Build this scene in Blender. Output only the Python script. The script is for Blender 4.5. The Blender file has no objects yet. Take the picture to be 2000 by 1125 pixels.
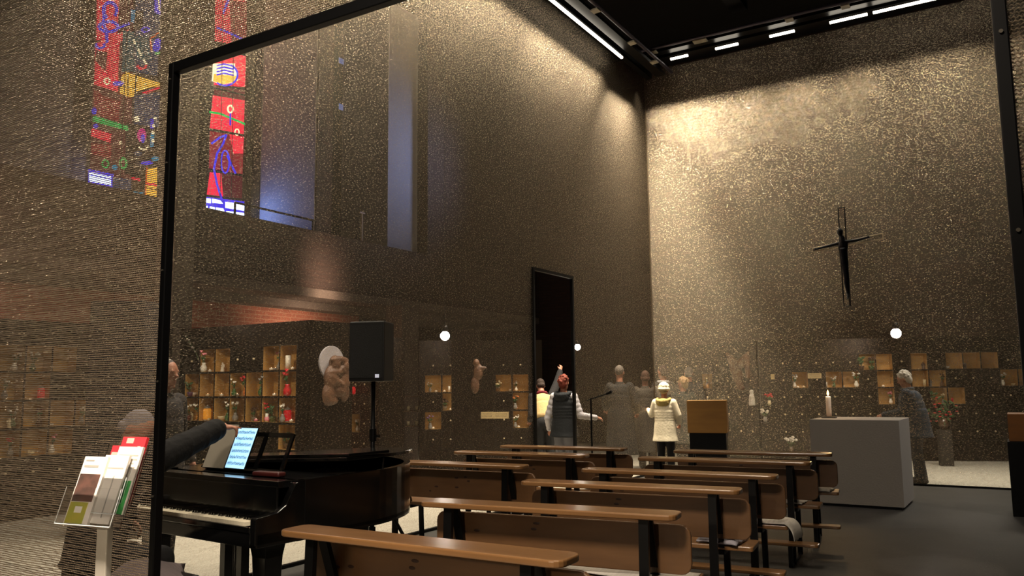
import bpy, bmesh, math, random
import numpy as np
from mathutils import Vector, Matrix
from math import sin, cos, pi, radians
random.seed(7)
sc = bpy.context.scene
C = sc.collection
PI = math.pi
# ------------------------------------------------------------------ camera
CAM_H = 1.46
RW = Matrix(((0.8512579220031085, 0.07238544437693566, 0.5197309858660567),
             (0.524631383415239, -0.09656354070433774, -0.8458353233002592),
             (-0.01103910153781575, 0.9926912057880816, -0.12017615482383572)))
FOCAL = 1590.0
cd = bpy.data.cameras.new('camera'); cam = bpy.data.objects.new('camera', cd); C.objects.link(cam)
cd.sensor_width = 36; cd.lens = FOCAL/2000*36; cd.clip_start = .05; cd.clip_end = 200
cam.matrix_world = Matrix.Translation((0, 0, CAM_H)) @ RW.to_4x4()
sc.camera = cam
# ------------------------------------------------------------------ world, view
w = bpy.data.worlds.new('world'); sc.world = w; w.use_nodes = True
w.node_tree.nodes['Background'].inputs[0].default_value = (.30, .36, .55, 1)
w.node_tree.nodes['Background'].inputs[1].default_value = .012
sc.view_settings.view_transform = 'Standard'; sc.view_settings.look = 'None'
sc.view_settings.gamma = 1; sc.view_settings.exposure = 0.0; sc.view_settings.use_curve_mapping = False
# ------------------------------------------------------------------ area lights of the room
def light(name, kind, loc, energy, color, aim=None, size=.1, size_y=None, spread=None, spot=None, blend=.5, rot_about=None):
    ld = bpy.data.lights.new(name, kind); ld.energy = energy; ld.color = color
    o = bpy.data.objects.new(name, ld); C.objects.link(o); o.location = loc
    if kind == 'AREA':
        ld.size = size
        if size_y: ld.shape = 'RECTANGLE'; ld.size_y = size_y
        if spread: ld.spread = radians(spread)
    elif kind == 'SPOT':
        ld.shadow_soft_size = size; ld.spot_size = radians(spot or 60); ld.spot_blend = blend
    else: ld.shadow_soft_size = size
    if aim is not None:
        d = Vector(aim)-Vector(loc)
        q = d.to_track_quat('-Z', 'Y' if rot_about is None else rot_about); o.rotation_euler = q.to_euler()
    return o
WARM = (1, .85, .64); WARMER = (1, .66, .38); COOL = (.25, .40, 1.0)
def strip_light(p0, p1, down, energy, col=WARM, width=.05, spread=70):
    """area light lying along p0-p1 and shining towards 'down'"""
    p0, p1, down = Vector(p0), Vector(p1), Vector(down).normalized()
    L = (p1-p0).length; x = (p1-p0).normalized(); z = -down; y = z.cross(x).normalized(); z = x.cross(y)
    ld = bpy.data.lights.new('strip_light', 'AREA'); ld.shape = 'RECTANGLE'; ld.size = L; ld.size_y = width
    ld.energy = energy; ld.color = col; ld.spread = radians(spread)
    o = bpy.data.objects.new('strip_light', ld); C.objects.link(o)
    o.matrix_world = Matrix.Translation((p0+p1)/2) @ Matrix((x, y, z)).transposed().to_4x4()
    return o
# grazing light of the ceiling track on the left curtain and on the altar curtain
strip_light((-4.86, 3.2, 6.62), (-4.86, 9.2, 6.62), (-.32, 0, -1), 260)
strip_light((-4.86, 9.2, 6.62), (-4.86, 11.3, 6.62), (-.32, 0, -1), 170)
strip_light((-4.80, 11.6, 6.60), (-4.80, 12.5, 6.60), (-.20, 0, -1), 240)
for xa, xb, e in ((-5.1, -3.95, 40), (-3.9, -3.2, 13), (-3.05, -2.2, 10), (-2.1, -1.3, 7), (-1.1, -.1, 7), (.1, 1.4, 7)):
    strip_light((xa, 12.62, 6.66), (xb, 12.62, 6.66), (0, .245, -1), e*1.15, spread=74)
light('aisle_spot', 'SPOT', (-1.2, -2.4, 2.3), 300, (1, .80, .56), aim=(-2.1, 2.9, .60), size=.1, spot=22, blend=.6)  # added fill light, no real fixture, brightens the nearest pew's back panel
# ceiling wash for pews, altar and the inner floor
light('pew_downlight', 'AREA', (-2.3, 5.0, 6.6), 26, (1, .83, .62), aim=(-2.3, 5.4, 0), size=.6, size_y=3.0, spread=50)
light('altar_spot', 'SPOT', (2.3, 9.6, 5.6), 560, (1, .90, .80), aim=(-1.5, 10.8, .4), size=.12, spot=34, blend=.8)
light('pew_spot', 'SPOT', (-.2, 2.9, 6.3), 300, (1, .84, .60), aim=(-2.2, 3.6, .5), size=.12, spot=62, blend=.9)
# aisle around the camera, in front of the near curtain
light('aisle_downlight', 'AREA', (-1.3, -.4, 4.6), 125, (1, .84, .66), aim=(-2.3, 2.3, 1.2), size=.7, spread=95)
light('entrance_spot', 'SPOT', (-1.0, .1, 3.6), 60, (1, .88, .74), aim=(-2.2, 1.35, 1.1), size=.08, spot=34, blend=.8)
# outer ambulatory: bright floor behind the altar curtain and behind the left curtain
light('ambulatory_light', 'AREA', (-.2, 14.4, 4.6), 95, (1, .90, .72), aim=(-.3, 14.0, 0), size=1.5, size_y=.8, spread=110)
light('ambulatory_light', 'AREA', (-6.7, 5.9, 4.4), 55, (1, .90, .74), aim=(-6.5, 5.6, 0), size=.8, size_y=3, spread=110)
light('ambulatory_light', 'AREA', (-10.4, 11.0, 2.2), 45, (1, .70, .48), aim=(-12.0, 11.2, 2.45), size=.4, size_y=3.5, spread=90)
light('ambulatory_light', 'AREA', (-10.4, 4.0, 3.3), 80, (1, .68, .48), aim=(-11.7, 5.2, 2.9), size=.5, size_y=2.5, spread=150)
light('ambulatory_light', 'AREA', (-6.9, 13.6, 4.2), 26, (1, .86, .66), aim=(-6.2, 13.2, 0), size=.8, size_y=.8, spread=120)
light('people_spot', 'SPOT', (-3.1, 9.6, 5.6), 60, (1, .90, .72), aim=(-4.9, 12.6, .9), size=.1, spot=24, blend=.7)
light('floor_spot', 'SPOT', (-.5, 6.8, 6.2), 300, (1, .85, .74), aim=(-.62, 7.40, 0), size=.02, spot=9, blend=.3)
light('floor_spot', 'SPOT', (.9, 8.0, 6.2), 60, (1, .93, .82), aim=(.2, 10.0, 0), size=.05, spot=26, blend=.4)
# daylight that comes through the clear bottom panes of the stained-glass windows, plus one added cool lamp
light('window_daylight', 'AREA', (-12.6, 10.45, 4.9), 11, COOL, aim=(-12.0, 11.1, 4.95), size=.35, size_y=.35, spread=170)
light('window_daylight', 'AREA', (-12.9, 7.7, 5.1), 22, COOL, aim=(-12.3, 6.4, 5.4), size=.6, size_y=.5, spread=170)
light('window_daylight', 'AREA', (-8.6, 16.5, 7.2), 22, (.45, .55, 1), aim=(-11.2, 13.7, 6.4), size=.9, size_y=2.0, spread=60)  # added cool lamp hanging free, no window here, tints the pale pier

# ------------------------------------------------------------------ helpers
def lin(c):
    if isinstance(c, str):
        c = [int(c[i:i+2], 16)/255 for i in (0, 2, 4)]
        c = [x/12.92 if x <= .04045 else ((x+.055)/1.055)**2.4 for x in c]
    return tuple(c)+(1,)
MATS = {}
def mat(name, col, rough=.6, metal=0., emit=None, es=0., trans=0., alpha=1., coat=0., bump=None, var=None, ior=1.45, sheen=0.):
    """principled material; bump=(scale, strength); var=(scale, second colour, amount)"""
    if name in MATS: return MATS[name]
    m = bpy.data.materials.new(name); m.use_nodes = True; nt = m.node_tree; b = nt.nodes['Principled BSDF']
    b.inputs['Base Color'].default_value = lin(col); b.inputs['Roughness'].default_value = rough
    b.inputs['Metallic'].default_value = metal; b.inputs['IOR'].default_value = ior
    b.inputs['Transmission Weight'].default_value = trans; b.inputs['Alpha'].default_value = alpha
    b.inputs['Coat Weight'].default_value = coat; b.inputs['Coat Roughness'].default_value = .18
    b.inputs['Sheen Weight'].default_value = sheen
    if emit is not None:
        b.inputs['Emission Color'].default_value = lin(emit); b.inputs['Emission Strength'].default_value = es
    tc = nt.nodes.new('ShaderNodeTexCoord')
    if bump:
        n = nt.nodes.new('ShaderNodeTexNoise'); n.inputs['Scale'].default_value = bump[0]; n.inputs['Detail'].default_value = 4
        nt.links.new(tc.outputs['Object'], n.inputs['Vector'])
        bp = nt.nodes.new('ShaderNodeBump'); bp.inputs['Strength'].default_value = bump[1]; bp.inputs['Distance'].default_value = .01
        nt.links.new(n.outputs['Fac'], bp.inputs['Height']); nt.links.new(bp.outputs['Normal'], b.inputs['Normal'])
    if var:
        n = nt.nodes.new('ShaderNodeTexNoise'); n.inputs['Scale'].default_value = 1; n.inputs['Detail'].default_value = 5
        mp = nt.nodes.new('ShaderNodeMapping'); s = var[0]; mp.inputs['Scale'].default_value = s if isinstance(s, tuple) else (s, s, s)
        nt.links.new(tc.outputs['Object'], mp.inputs['Vector']); nt.links.new(mp.outputs['Vector'], n.inputs['Vector'])
        r = nt.nodes.new('ShaderNodeValToRGB'); r.color_ramp.elements[0].position = .5-.25; r.color_ramp.elements[1].position = .5+.25
        c1 = lin(col); c2 = lin(var[1])
        r.color_ramp.elements[0].color = c1; r.color_ramp.elements[1].color = c2
        nt.links.new(n.outputs['Fac'], r.inputs['Fac']); nt.links.new(r.outputs['Color'], b.inputs['Base Color'])
    MATS[name] = m
    return m

def brick_mat(name, c1, c2, mortar, bw=.25, bh=.075, axis='X'):
    m = bpy.data.materials.new(name); m.use_nodes = True; nt = m.node_tree; b = nt.nodes['Principled BSDF']
    tc = nt.nodes.new('ShaderNodeTexCoord'); sp = nt.nodes.new('ShaderNodeSeparateXYZ'); cb = nt.nodes.new('ShaderNodeCombineXYZ')
    nt.links.new(tc.outputs['Object'], sp.inputs[0])
    ad = nt.nodes.new('ShaderNodeMath'); nt.links.new(sp.outputs['X'], ad.inputs[0]); nt.links.new(sp.outputs['Y'], ad.inputs[1])
    nt.links.new(ad.outputs[0], cb.inputs['X']); nt.links.new(sp.outputs['Z'], cb.inputs['Y'])
    br = nt.nodes.new('ShaderNodeTexBrick'); br.inputs['Scale'].default_value = 1
    br.inputs['Brick Width'].default_value = bw; br.inputs['Row Height'].default_value = bh; br.inputs['Mortar Size'].default_value = .007
    br.inputs['Color1'].default_value = lin(c1); br.inputs['Color2'].default_value = lin(c2); br.inputs['Mortar'].default_value = lin(mortar)
    nt.links.new(cb.outputs[0], br.inputs['Vector']); nt.links.new(br.outputs['Color'], b.inputs['Base Color'])
    b.inputs['Roughness'].default_value = .9
    bp = nt.nodes.new('ShaderNodeBump'); bp.inputs['Strength'].default_value = .4; bp.inputs['Distance'].default_value = .006; bp.invert = True
    nt.links.new(br.outputs['Fac'], bp.inputs['Height']); nt.links.new(bp.outputs['Normal'], b.inputs['Normal'])
    return m

def curtain_mat(name, along, cover=.5):
    """woven metal sheet: open pores (transparent) between lit, crumpled bronze wire rows"""
    m = bpy.data.materials.new(name); m.use_nodes = True; nt = m.node_tree; N = nt.nodes; L = nt.links
    b = N['Principled BSDF']; out = N['Material Output']
    b.inputs['Metallic'].default_value = .92; b.inputs['Roughness'].default_value = .32
    tc = N.new('ShaderNodeTexCoord'); mp = N.new('ShaderNodeMapping'); L.new(tc.outputs['Object'], mp.inputs['Vector'])
    mp.inputs['Rotation'].default_value = (radians(28), 0, 0) if along == 'Y' else (0, radians(-28), 0)
    mp.inputs['Scale'].default_value = (1, 1, 2.2)
    n1 = N.new('ShaderNodeTexNoise'); n1.inputs['Scale'].default_value = 46; n1.inputs['Detail'].default_value = 3.0; n1.inputs['Roughness'].default_value = .62
    n2 = N.new('ShaderNodeTexNoise'); n2.inputs['Scale'].default_value = 60; n2.inputs['Detail'].default_value = 2
    n3 = N.new('ShaderNodeTexNoise'); n3.inputs['Scale'].default_value = 1.1; n3.inputs['Detail'].default_value = 2
    L.new(mp.outputs[0], n1.inputs['Vector']); L.new(mp.outputs[0], n2.inputs['Vector']); L.new(tc.outputs['Object'], n3.inputs['Vector'])
    ad = N.new('ShaderNodeMath'); ad.operation = 'MULTIPLY_ADD'; L.new(n2.outputs['Fac'], ad.inputs[0]); ad.inputs[1].default_value = .35
    L.new(n1.outputs['Fac'], ad.inputs[2])
    bp = N.new('ShaderNodeBump'); bp.inputs['Strength'].default_value = 1.0; bp.inputs['Distance'].default_value = .0094
    L.new(ad.outputs[0], bp.inputs['Height']); L.new(bp.outputs['Normal'], b.inputs['Normal'])
    r = N.new('ShaderNodeValToRGB'); r.color_ramp.elements[0].position = .40; r.color_ramp.elements[1].position = .60
    r.color_ramp.elements[0].color = (.10, .083, .060, 1); r.color_ramp.elements[1].color = (.66, .55, .41, 1)  # contrast paints the glinting grain of the wire facets into the colour
    L.new(n1.outputs['Fac'], r.inputs['Fac']); L.new(r.outputs['Color'], b.inputs['Base Color'])
    tr = N.new('ShaderNodeBsdfTransparent'); mx = N.new('ShaderNodeMixShader')
    mr = N.new('ShaderNodeMapRange'); mr.inputs['From Min'].default_value = .3; mr.inputs['From Max'].default_value = .7
    mr.inputs['To Min'].default_value = cover-.07; mr.inputs['To Max'].default_value = cover+.07
    L.new(n1.outputs['Fac'], mr.inputs['Value']); L.new(mr.outputs['Result'], mx.inputs['Fac'])
    L.new(tr.outputs[0], mx.inputs[1]); L.new(b.outputs[0], mx.inputs[2]); L.new(mx.outputs[0], out.inputs['Surface'])
    return m

def tag(o, label=None, cat=None, group=None, kind=None):
    if label: o['label'] = label
    if cat: o['category'] = cat
    if group: o['group'] = group
    if kind: o['kind'] = kind
    return o
def thing(name, label, cat, loc=(0, 0, 0), rz=0, group=None):
    o = bpy.data.objects.new(name, None); C.objects.link(o); o.location = loc; o.rotation_euler = (0, 0, rz); o.empty_display_size = .1
    return tag(o, label, cat, group)
def copy_tree(o, parent=None):
    c = o.copy(); C.objects.link(c); c.parent = parent
    for ch in list(o.children): copy_tree(ch, c)
    return c

class MB:
    def __init__(s): s.v = []; s.f = []; s.m = []; s.mi = 0; s.T = None
    def add(s, vs, fs):
        n = len(s.v)
        if s.T is not None: vs = [s.T @ Vector(v) for v in vs]
        s.v += [tuple(v) for v in vs]; s.f += [tuple(i+n for i in f) for f in fs]; s.m += [s.mi]*len(fs); return s
    def box(s, a, b):
        x0, y0, z0 = a; x1, y1, z1 = b
        return s.add([(x0, y0, z0), (x1, y0, z0), (x1, y1, z0), (x0, y1, z0), (x0, y0, z1), (x1, y0, z1), (x1, y1, z1), (x0, y1, z1)],
                     [(0, 3, 2, 1), (4, 5, 6, 7), (0, 1, 5, 4), (1, 2, 6, 5), (2, 3, 7, 6), (3, 0, 4, 7)])
    def bar(s, p0, p1, w, h, up=(0, 0, 1)):
        p0, p1 = Vector(p0), Vector(p1); d = (p1-p0).normalized(); u = Vector(up)
        if abs(d.dot(u)) > .98: u = Vector((0, 1, 0))
        r = d.cross(u).normalized(); u = r.cross(d)
        vs = [p+r*sx*w/2+u*sy*h/2 for p in (p0, p1) for sx, sy in ((-1, -1), (1, -1), (1, 1), (-1, 1))]
        return s.add(vs, [(0, 1, 2, 3), (7, 6, 5, 4), (0, 4, 5, 1), (1, 5, 6, 2), (2, 6, 7, 3), (3, 7, 4, 0)])
    def cone(s, p0, p1, r0, r1=None, n=12, cap=True, e=1.0):
        if r1 is None: r1 = r0
        p0, p1 = Vector(p0), Vector(p1); d = (p1-p0).normalized(); u = Vector((0, 0, 1)) if abs(d.z) < .9 else Vector((0, 1, 0))
        a = d.cross(u).normalized(); b = a.cross(d)
        vs = []
        for p, r in ((p0, r0), (p1, r1)):
            for k in range(n):
                t = 2*PI*k/n; vs.append(p+a*cos(t)*r+b*sin(t)*r*e)
        fs = [(k, (k+1) % n, n+(k+1) % n, n+k) for k in range(n)]
        if cap: fs += [tuple(range(n-1, -1, -1)), tuple(range(n, 2*n))]
        return s.add(vs, fs)
    def tube(s, pts, r, n=8):
        pts = [Vector(p) for p in pts]; rs = r if isinstance(r, (list, tuple)) else [r]*len(pts)
        vs = []; a = None
        for i, p in enumerate(pts):
            d = (pts[min(i+1, len(pts)-1)]-pts[max(i-1, 0)]).normalized()
            if a is None:
                u = Vector((0, 0, 1)) if abs(d.z) < .9 else Vector((0, 1, 0)); a = d.cross(u).normalized()
            a = (a-d*a.dot(d)).normalized(); b = d.cross(a)
            for k in range(n):
                t = 2*PI*k/n; vs.append(p+(a*cos(t)+b*sin(t))*rs[i])
        m = len(pts); fs = [(i*n+k, i*n+(k+1) % n, (i+1)*n+(k+1) % n, (i+1)*n+k) for i in range(m-1) for k in range(n)]
        fs += [tuple(range(n-1, -1, -1)), tuple(range((m-1)*n, m*n))]
        return s.add(vs, fs)
    def lathe(s, prof, c=(0, 0, 0), n=16, ex=1, ey=1):
        vs = []; c = Vector(c)
        for r, z in prof:
            for k in range(n):
                t = 2*PI*k/n; vs.append(c+Vector((r*cos(t)*ex, r*sin(t)*ey, z)))
        m = len(prof); fs = [(i*n+k, i*n+(k+1) % n, (i+1)*n+(k+1) % n, (i+1)*n+k) for i in range(m-1) for k in range(n)]
        fs += [tuple(range(n-1, -1, -1)), tuple(range((m-1)*n, m*n))]
        return s.add(vs, fs)
    def ball(s, c, r, n=12, m=8, rot=None):
        r = (r, r, r) if not isinstance(r, (tuple, list)) else r; vs = []; c = Vector(c)
        for i in range(1, m):
            ph = PI*i/m
            for k in range(n):
                t = 2*PI*k/n; v = Vector((r[0]*sin(ph)*cos(t), r[1]*sin(ph)*sin(t), r[2]*cos(ph)))
                if rot is not None: v = rot @ v
                vs.append(c+v)
        for z in (1, -1):
            v = Vector((0, 0, r[2]*z)); v = rot @ v if rot is not None else v; vs.append(c+v)
        T, B = len(vs)-2, len(vs)-1
        fs = [(T, k, (k+1) % n) for k in range(n)]
        fs += [(i*n+k, (i+1)*n+k, (i+1)*n+(k+1) % n, i*n+(k+1) % n) for i in range(m-2) for k in range(n)]
        fs += [(B, (m-2)*n+(k+1) % n, (m-2)*n+k) for k in range(n)]
        return s.add(vs, fs)
    def prism(s, poly, z0, z1):
        n = len(poly); vs = [(x, y, z0) for x, y in poly]+[(x, y, z1) for x, y in poly]
        return s.add(vs, [tuple(range(n-1, -1, -1)), tuple(range(n, 2*n))]+[(k, (k+1) % n, n+(k+1) % n, n+k) for k in range(n)])
    def build(s, name, mats, parent=None, smooth=False, bevel=0, seg=2, remesh=0, sub=0):
        me = bpy.data.meshes.new(name); me.from_pydata(s.v, [], s.f); me.update()
        mats = mats if isinstance(mats, (list, tuple)) else [mats]
        for m in mats: me.materials.append(m)
        if len(mats) > 1: me.polygons.foreach_set('material_index', s.m)
        o = bpy.data.objects.new(name, me); C.objects.link(o)
        if parent: o.parent = parent
        if remesh:
            md = o.modifiers.new('remesh', 'REMESH'); md.mode = 'VOXEL'; md.voxel_size = remesh; md.use_smooth_shade = True
            sm = o.modifiers.new('smooth', 'SMOOTH'); sm.iterations = 3; sm.factor = .6
            dg = bpy.context.evaluated_depsgraph_get(); dg.update()
            me2 = bpy.data.meshes.new_from_object(o.evaluated_get(dg)); me2.name = name
            o.modifiers.clear(); o.data = me2; bpy.data.meshes.remove(me)
            me2.materials.clear(); me2.materials.append(mats[0]); return o
        if bevel:
            md = o.modifiers.new('bevel', 'BEVEL'); md.width = bevel; md.segments = seg; md.limit_method = 'ANGLE'; md.harden_normals = False
        if smooth:
            me.polygons.foreach_set('use_smooth', [True]*len(me.polygons))
        elif bevel:
            pass
        return o
def struct(name, mb, m, bevel=0):
    o = mb.build(name, m, bevel=bevel); o['kind'] = 'structure'; return o
def ray(px, py): return RW @ Vector((px-1000, 562.5-py, -FOCAL))
def at(px, py, x=None, y=None, z=None):
    """where the sight line of a measured photo point meets a real plane of the room"""
    r = ray(px, py)
    t = x/r.x if x is not None else (y/r.y if y is not None else (z-CAM_H)/r.z)
    return Vector((0, 0, CAM_H))+r*t
# ------------------------------------------------------------------ the setting
STEEL = mat('black_steel', '0b0b0c', .38, .6)
M_dark = mat('dark_concrete', '17130f', .9, bump=(20, .3))
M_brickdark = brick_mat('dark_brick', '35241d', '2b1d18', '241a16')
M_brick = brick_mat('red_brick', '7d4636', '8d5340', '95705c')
M_conc = mat('grey_concrete', '5b5049', .9, bump=(18, .4), var=(2.5, '4a413b'))
M_lightfloor = mat('light_floor', 'a8a294', .55, var=((14, 2, 1), 'bdb7a8'), bump=(30, .1))
M_darkfloor = mat('slate_floor', '2c2b29', .5, var=(3.5, '3a3936'), bump=(60, .25))
struct('floor', MB().box((-14.5, -3, -.12), (5, 20, -.004)), M_lightfloor)
struct('floor_inner', MB().box((-5.25, 2.28, -.05), (4.2, 13.05, .002)), M_darkfloor)
struct('ceiling', MB().box((-14.5, -3, 10), (5, 20, 10.2)), M_dark)
struct('wall_back', MB().box((-14.5, -3.2, 0), (5, -3, 10)), M_dark)
struct('wall_right', MB().box((4.8, -3, 0), (5, 20, 10)), M_dark)
struct('wall_far', MB().box((-14.5, 19.2, 0), (5, 19.4, 10)), M_brickdark)
# left outer wall with three openings for the stained glass
def wall_with_holes(x0, x1, y0, y1, z0, z1, holes):
    mb = MB(); ys = sorted({y0, y1, *[h[0] for h in holes], *[h[1] for h in holes]})
    for a, b in zip(ys, ys[1:]):
        hs = [h for h in holes if h[0] <= a and h[1] >= b]
        if hs:
            h = hs[0]; mb.box((x0, a, z0), (x1, b, h[2])); mb.box((x0, a, h[3]), (x1, b, z1))
        else: mb.box((x0, a, z0), (x1, b, z1))
    return mb
W1Y = (7.58, 9.02); W2Y = (9.98, 10.9)
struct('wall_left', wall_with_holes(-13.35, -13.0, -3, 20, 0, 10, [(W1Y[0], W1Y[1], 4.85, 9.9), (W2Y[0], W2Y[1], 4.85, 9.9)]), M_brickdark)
# gallery: parapet with a concrete lip, slab and brick wall below it
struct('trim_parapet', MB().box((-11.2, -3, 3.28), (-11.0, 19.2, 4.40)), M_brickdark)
struct('trim_ledge', MB().box((-11.6, -3, 3.14), (-10.94, 19.2, 3.30)), M_conc)
struct('trim_gallery_slab', MB().box((-13.0, -3, 3.0), (-11.6, 19.2, 3.3)), M_conc)
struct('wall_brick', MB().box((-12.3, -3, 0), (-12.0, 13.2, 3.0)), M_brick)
# piers rising from the gallery
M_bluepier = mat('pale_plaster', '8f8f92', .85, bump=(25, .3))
def pier(n, x0, x1, y0, y1, z0, z1, m): struct('trim_%d' % n, MB().box((x0, y0, z0), (x1, y1, z1)), m)
pier(1, -13.0, -11.25, 11.15, 11.55, 3.3, 10, M_brickdark)
pier(2, -13.0, -12.6, 11.55, 15.2, 3.3, 10, M_dark); pier(9, -11.0, -10.98, 14.3, 19.2, 4.4, 10, M_brickdark)
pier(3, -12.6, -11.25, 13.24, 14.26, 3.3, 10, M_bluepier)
pier(4, -13.0, -12.9, 9.2, 9.6, 3.3, 10, M_brickdark)
pier(5, -12.95, -12.7, 11.0, 11.15, 3.3, 10, M_dark)
pier(6, -10.93, -10.5, 12.83, 13.36, 0, 3.13, M_conc)
pier(7, -10.93, -10.5, 7.53, 7.88, 0, 10, M_conc)
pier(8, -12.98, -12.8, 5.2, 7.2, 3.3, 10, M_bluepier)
# pale plaster reveal that catches the daylight beside the second window
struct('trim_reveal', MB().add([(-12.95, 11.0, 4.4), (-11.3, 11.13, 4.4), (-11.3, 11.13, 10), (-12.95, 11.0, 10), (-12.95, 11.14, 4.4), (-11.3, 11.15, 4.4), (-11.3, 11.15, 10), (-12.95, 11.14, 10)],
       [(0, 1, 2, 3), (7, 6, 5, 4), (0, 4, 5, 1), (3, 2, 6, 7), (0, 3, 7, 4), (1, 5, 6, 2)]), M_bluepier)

# ---- stained glass: coloured panes outlined on the window plane
def glass(name, col, es): return mat(name, col, .3, emit=col, es=es)
G_back = mat('lead_dark', '0c0a10', .5, emit='120c18', es=.5)
GL = {'r': glass('red_glass', 'e0123a', 1.5), 'd': glass('dark_red_glass', '8c1428', .9), 'm': glass('maroon_glass', '5a1626', .8),
      'b': glass('blue_glass', '3a2ad8', 1.4), 'n': glass('navy_glass', '1c3558', .9), 't': glass('teal_glass', '16505a', .9),
      'g': glass('green_glass', '12a84a', 1.4), 'y': glass('amber_glass', 'f0b23c', 1.7), 'o': glass('orange_glass', 'e0601c', 1.3),
      'w': glass('clear_glass', 'cfe0ff', 3.6), 'k': G_back, 'p': glass('magenta_glass', 'd01880', 1.3), 'c': glass('cyan_glass', '1c88b0', 1.1), 's': glass('straw_glass', 'f4dcae', 2.0)}
KEYS = list(GL); GMATS = [GL[k] for k in KEYS]
class Win:
    def __init__(s, x): s.mb = MB(); s.x = x; s.k = 0
    def poly(s, col, pts, lay=None):
        s.k += 1; x = s.x+.0008*s.k; s.mb.mi = KEYS.index(col)
        P = [at(px, py, x=x) for px, py in pts]; n = len(P)
        s.mb.add(P+[p-Vector((.003, 0, 0)) for p in P], [tuple(range(n)), tuple(range(2*n-1, n-1, -1))]+[(i, n+i, n+(i+1) % n, (i+1) % n) for i in range(n)])
    def line(s, col, pts, wd):
        for (a, b), (c, d) in zip(pts, pts[1:]):
            L = math.hypot(c-a, d-b) or 1; nx, ny = -(d-b)/L*wd/2, (c-a)/L*wd/2; ex, ey = (c-a)/L*wd*.3, (d-b)/L*wd*.3
            s.poly(col, [(a+nx-ex, b+ny-ey), (c+nx+ex, d+ny+ey), (c-nx+ex, d-ny+ey), (a-nx-ex, b-ny-ey)])
    def oval(s, col, cx, cy, rx, ry, tilt=0, n=14):
        s.poly(col, [(cx+rx*cos(t)*cos(tilt)-ry*sin(t)*sin(tilt), cy+rx*cos(t)*sin(tilt)+ry*sin(t)*cos(tilt)) for t in [2*PI*i/n for i in range(n)]])
    def ring(s, col, cx, cy, rx, ry, wd, a0=0, a1=360, n=16):
        s.line(col, [(cx+rx*cos(radians(a0+(a1-a0)*i/n)), cy+ry*sin(radians(a0+(a1-a0)*i/n))) for i in range(n+1)], wd)
    def done(s, root): return s.mb.build('pane', GMATS, root)
# window beside the near post, seen through two curtains
wr_ = thing('window_1', None, None, (0, 0, 0)); wr_['kind'] = 'structure'
W = Win(-13.28); W.mb.mi = KEYS.index('k'); W.mb.box((-13.32, W1Y[0], 4.85), (-13.29, W1Y[1], 9.9))
W.poly('m', [(189, -40), (262, -40), (255, 360), (176, 330)]); W.poly('r', [(190, -40), (236, -40), (228, 82), (188, 78)])
W.poly('r', [(187, 84), (246, 60), (252, 58), (238, 80), (234, 82), (230, 180), (184, 165)]); W.poly('m', [(188, 98), (210, 102), (206, 140), (186, 118)])
W.poly('d', [(184, 175), (236, 190), (232, 238), (182, 222)]); W.poly('r', [(179, 250), (218, 262), (216, 279), (178, 266)])
W.poly('d', [(178, 280), (218, 283), (216, 310), (178, 300)]); W.poly('t', [(240, 60), (262, 62), (262, 140), (238, 140)])
W.poly('n', [(266, -40), (317, -40), (314, 150), (262, 140)]); W.poly('t', [(262, 70), (290, 72), (296, 118), (268, 116)]); W.poly('k', [(262, 20), (280, 22), (280, 60), (262, 58)])
W.poly('b', [(300, -40), (320, -40), (318, 32), (302, 24)]); W.line('s', [(309, -4), (312, 20)], 3)
W.poly('c', [(256, 18), (265, 20), (262, 44), (256, 44)]); W.line('s', [(311, 60), (316, 88)], 2.5); W.line('s', [(316, 110), (313, 165)], 3)
W.ring('b', 215, 20, 13, 15, 6, 120, 400); W.line('b', [(204, 15), (202, 45), (208, 60), (209, 82)], 6); W.ring('b', 212, 52, 18, 10, 6); W.line('b', [(228, 56), (252, 46)], 5)
W.ring('b', 196, 88, 8, 6, 5, -20, 200); W.oval('b', 307, 88, 8, 14, .2); W.line('o', [(296, 100), (294, 76), (310, 64)], 3); W.oval('g', 308, 104, 6, 3)
W.line('s', [(261, 77), (264, 86)], 4); W.line('s', [(270, 96), (276, 108)], 4); W.line('s', [(280, 116), (287, 126)], 4); W.ring('r', 277, 128, 8, 6, 5, 0, 180); W.ring('b', 284, 58, 7, 5, 3)
W.poly('y', [(237, 150), (246, 140), (262, 146), (312, 162), (312, 168), (290, 172), (268, 178), (262, 188), (252, 190), (234, 182)])
W.line('k', [(266, 146), (264, 190)], 3); W.line('k', [(250, 144), (250, 186)], 1.6); W.line('k', [(236, 168), (262, 172)], 1.5); W.poly('r', [(276, 180), (312, 168), (312, 174), (284, 184)])
W.ring('s', 209, 158, 5, 6, 3); W.oval('b', 231, 163, 11, 5); W.poly('m', [(184, 168), (236, 186), (234, 198), (200, 186)])
W.poly('n', [(262, 186), (314, 180), (312, 300), (262, 300)]); W.poly('k', [(246, 240), (316, 250), (314, 345), (244, 340)]); W.oval('s', 267, 233, 5, 6)
W.poly('g', [(181, 227), (184, 226), (250, 246), (251, 256), (180, 237)]); W.oval('b', 184, 217, 5, 7); W.oval('b', 187, 246, 5, 5)
W.oval('p', 277, 264, 9, 14); W.oval('b', 279, 270, 4, 9); W.ring('s', 280, 284, 9, 8, 3, 20, 160); W.line('c', [(298, 262), (297, 285)], 7); W.line('b', [(297, 234), (297, 250)], 6)
for a, b in ((303, 231), (300, 246), (299, 259), (299, 275), (236, 279)): W.oval('s', a, b, 3.2, 3)
W.ring('g', 206, 320, 6, 7, 3); W.ring('g', 241, 319, 6, 10, 4); W.oval('c', 224, 327, 6, 5); W.oval('n', 270, 300, 8, 5); W.oval('c', 303, 310, 7, 5); W.oval('b', 287, 318, 12, 4)
W.poly('b', [(172, 330), (222, 340), (222, 378), (172, 366)])
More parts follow.
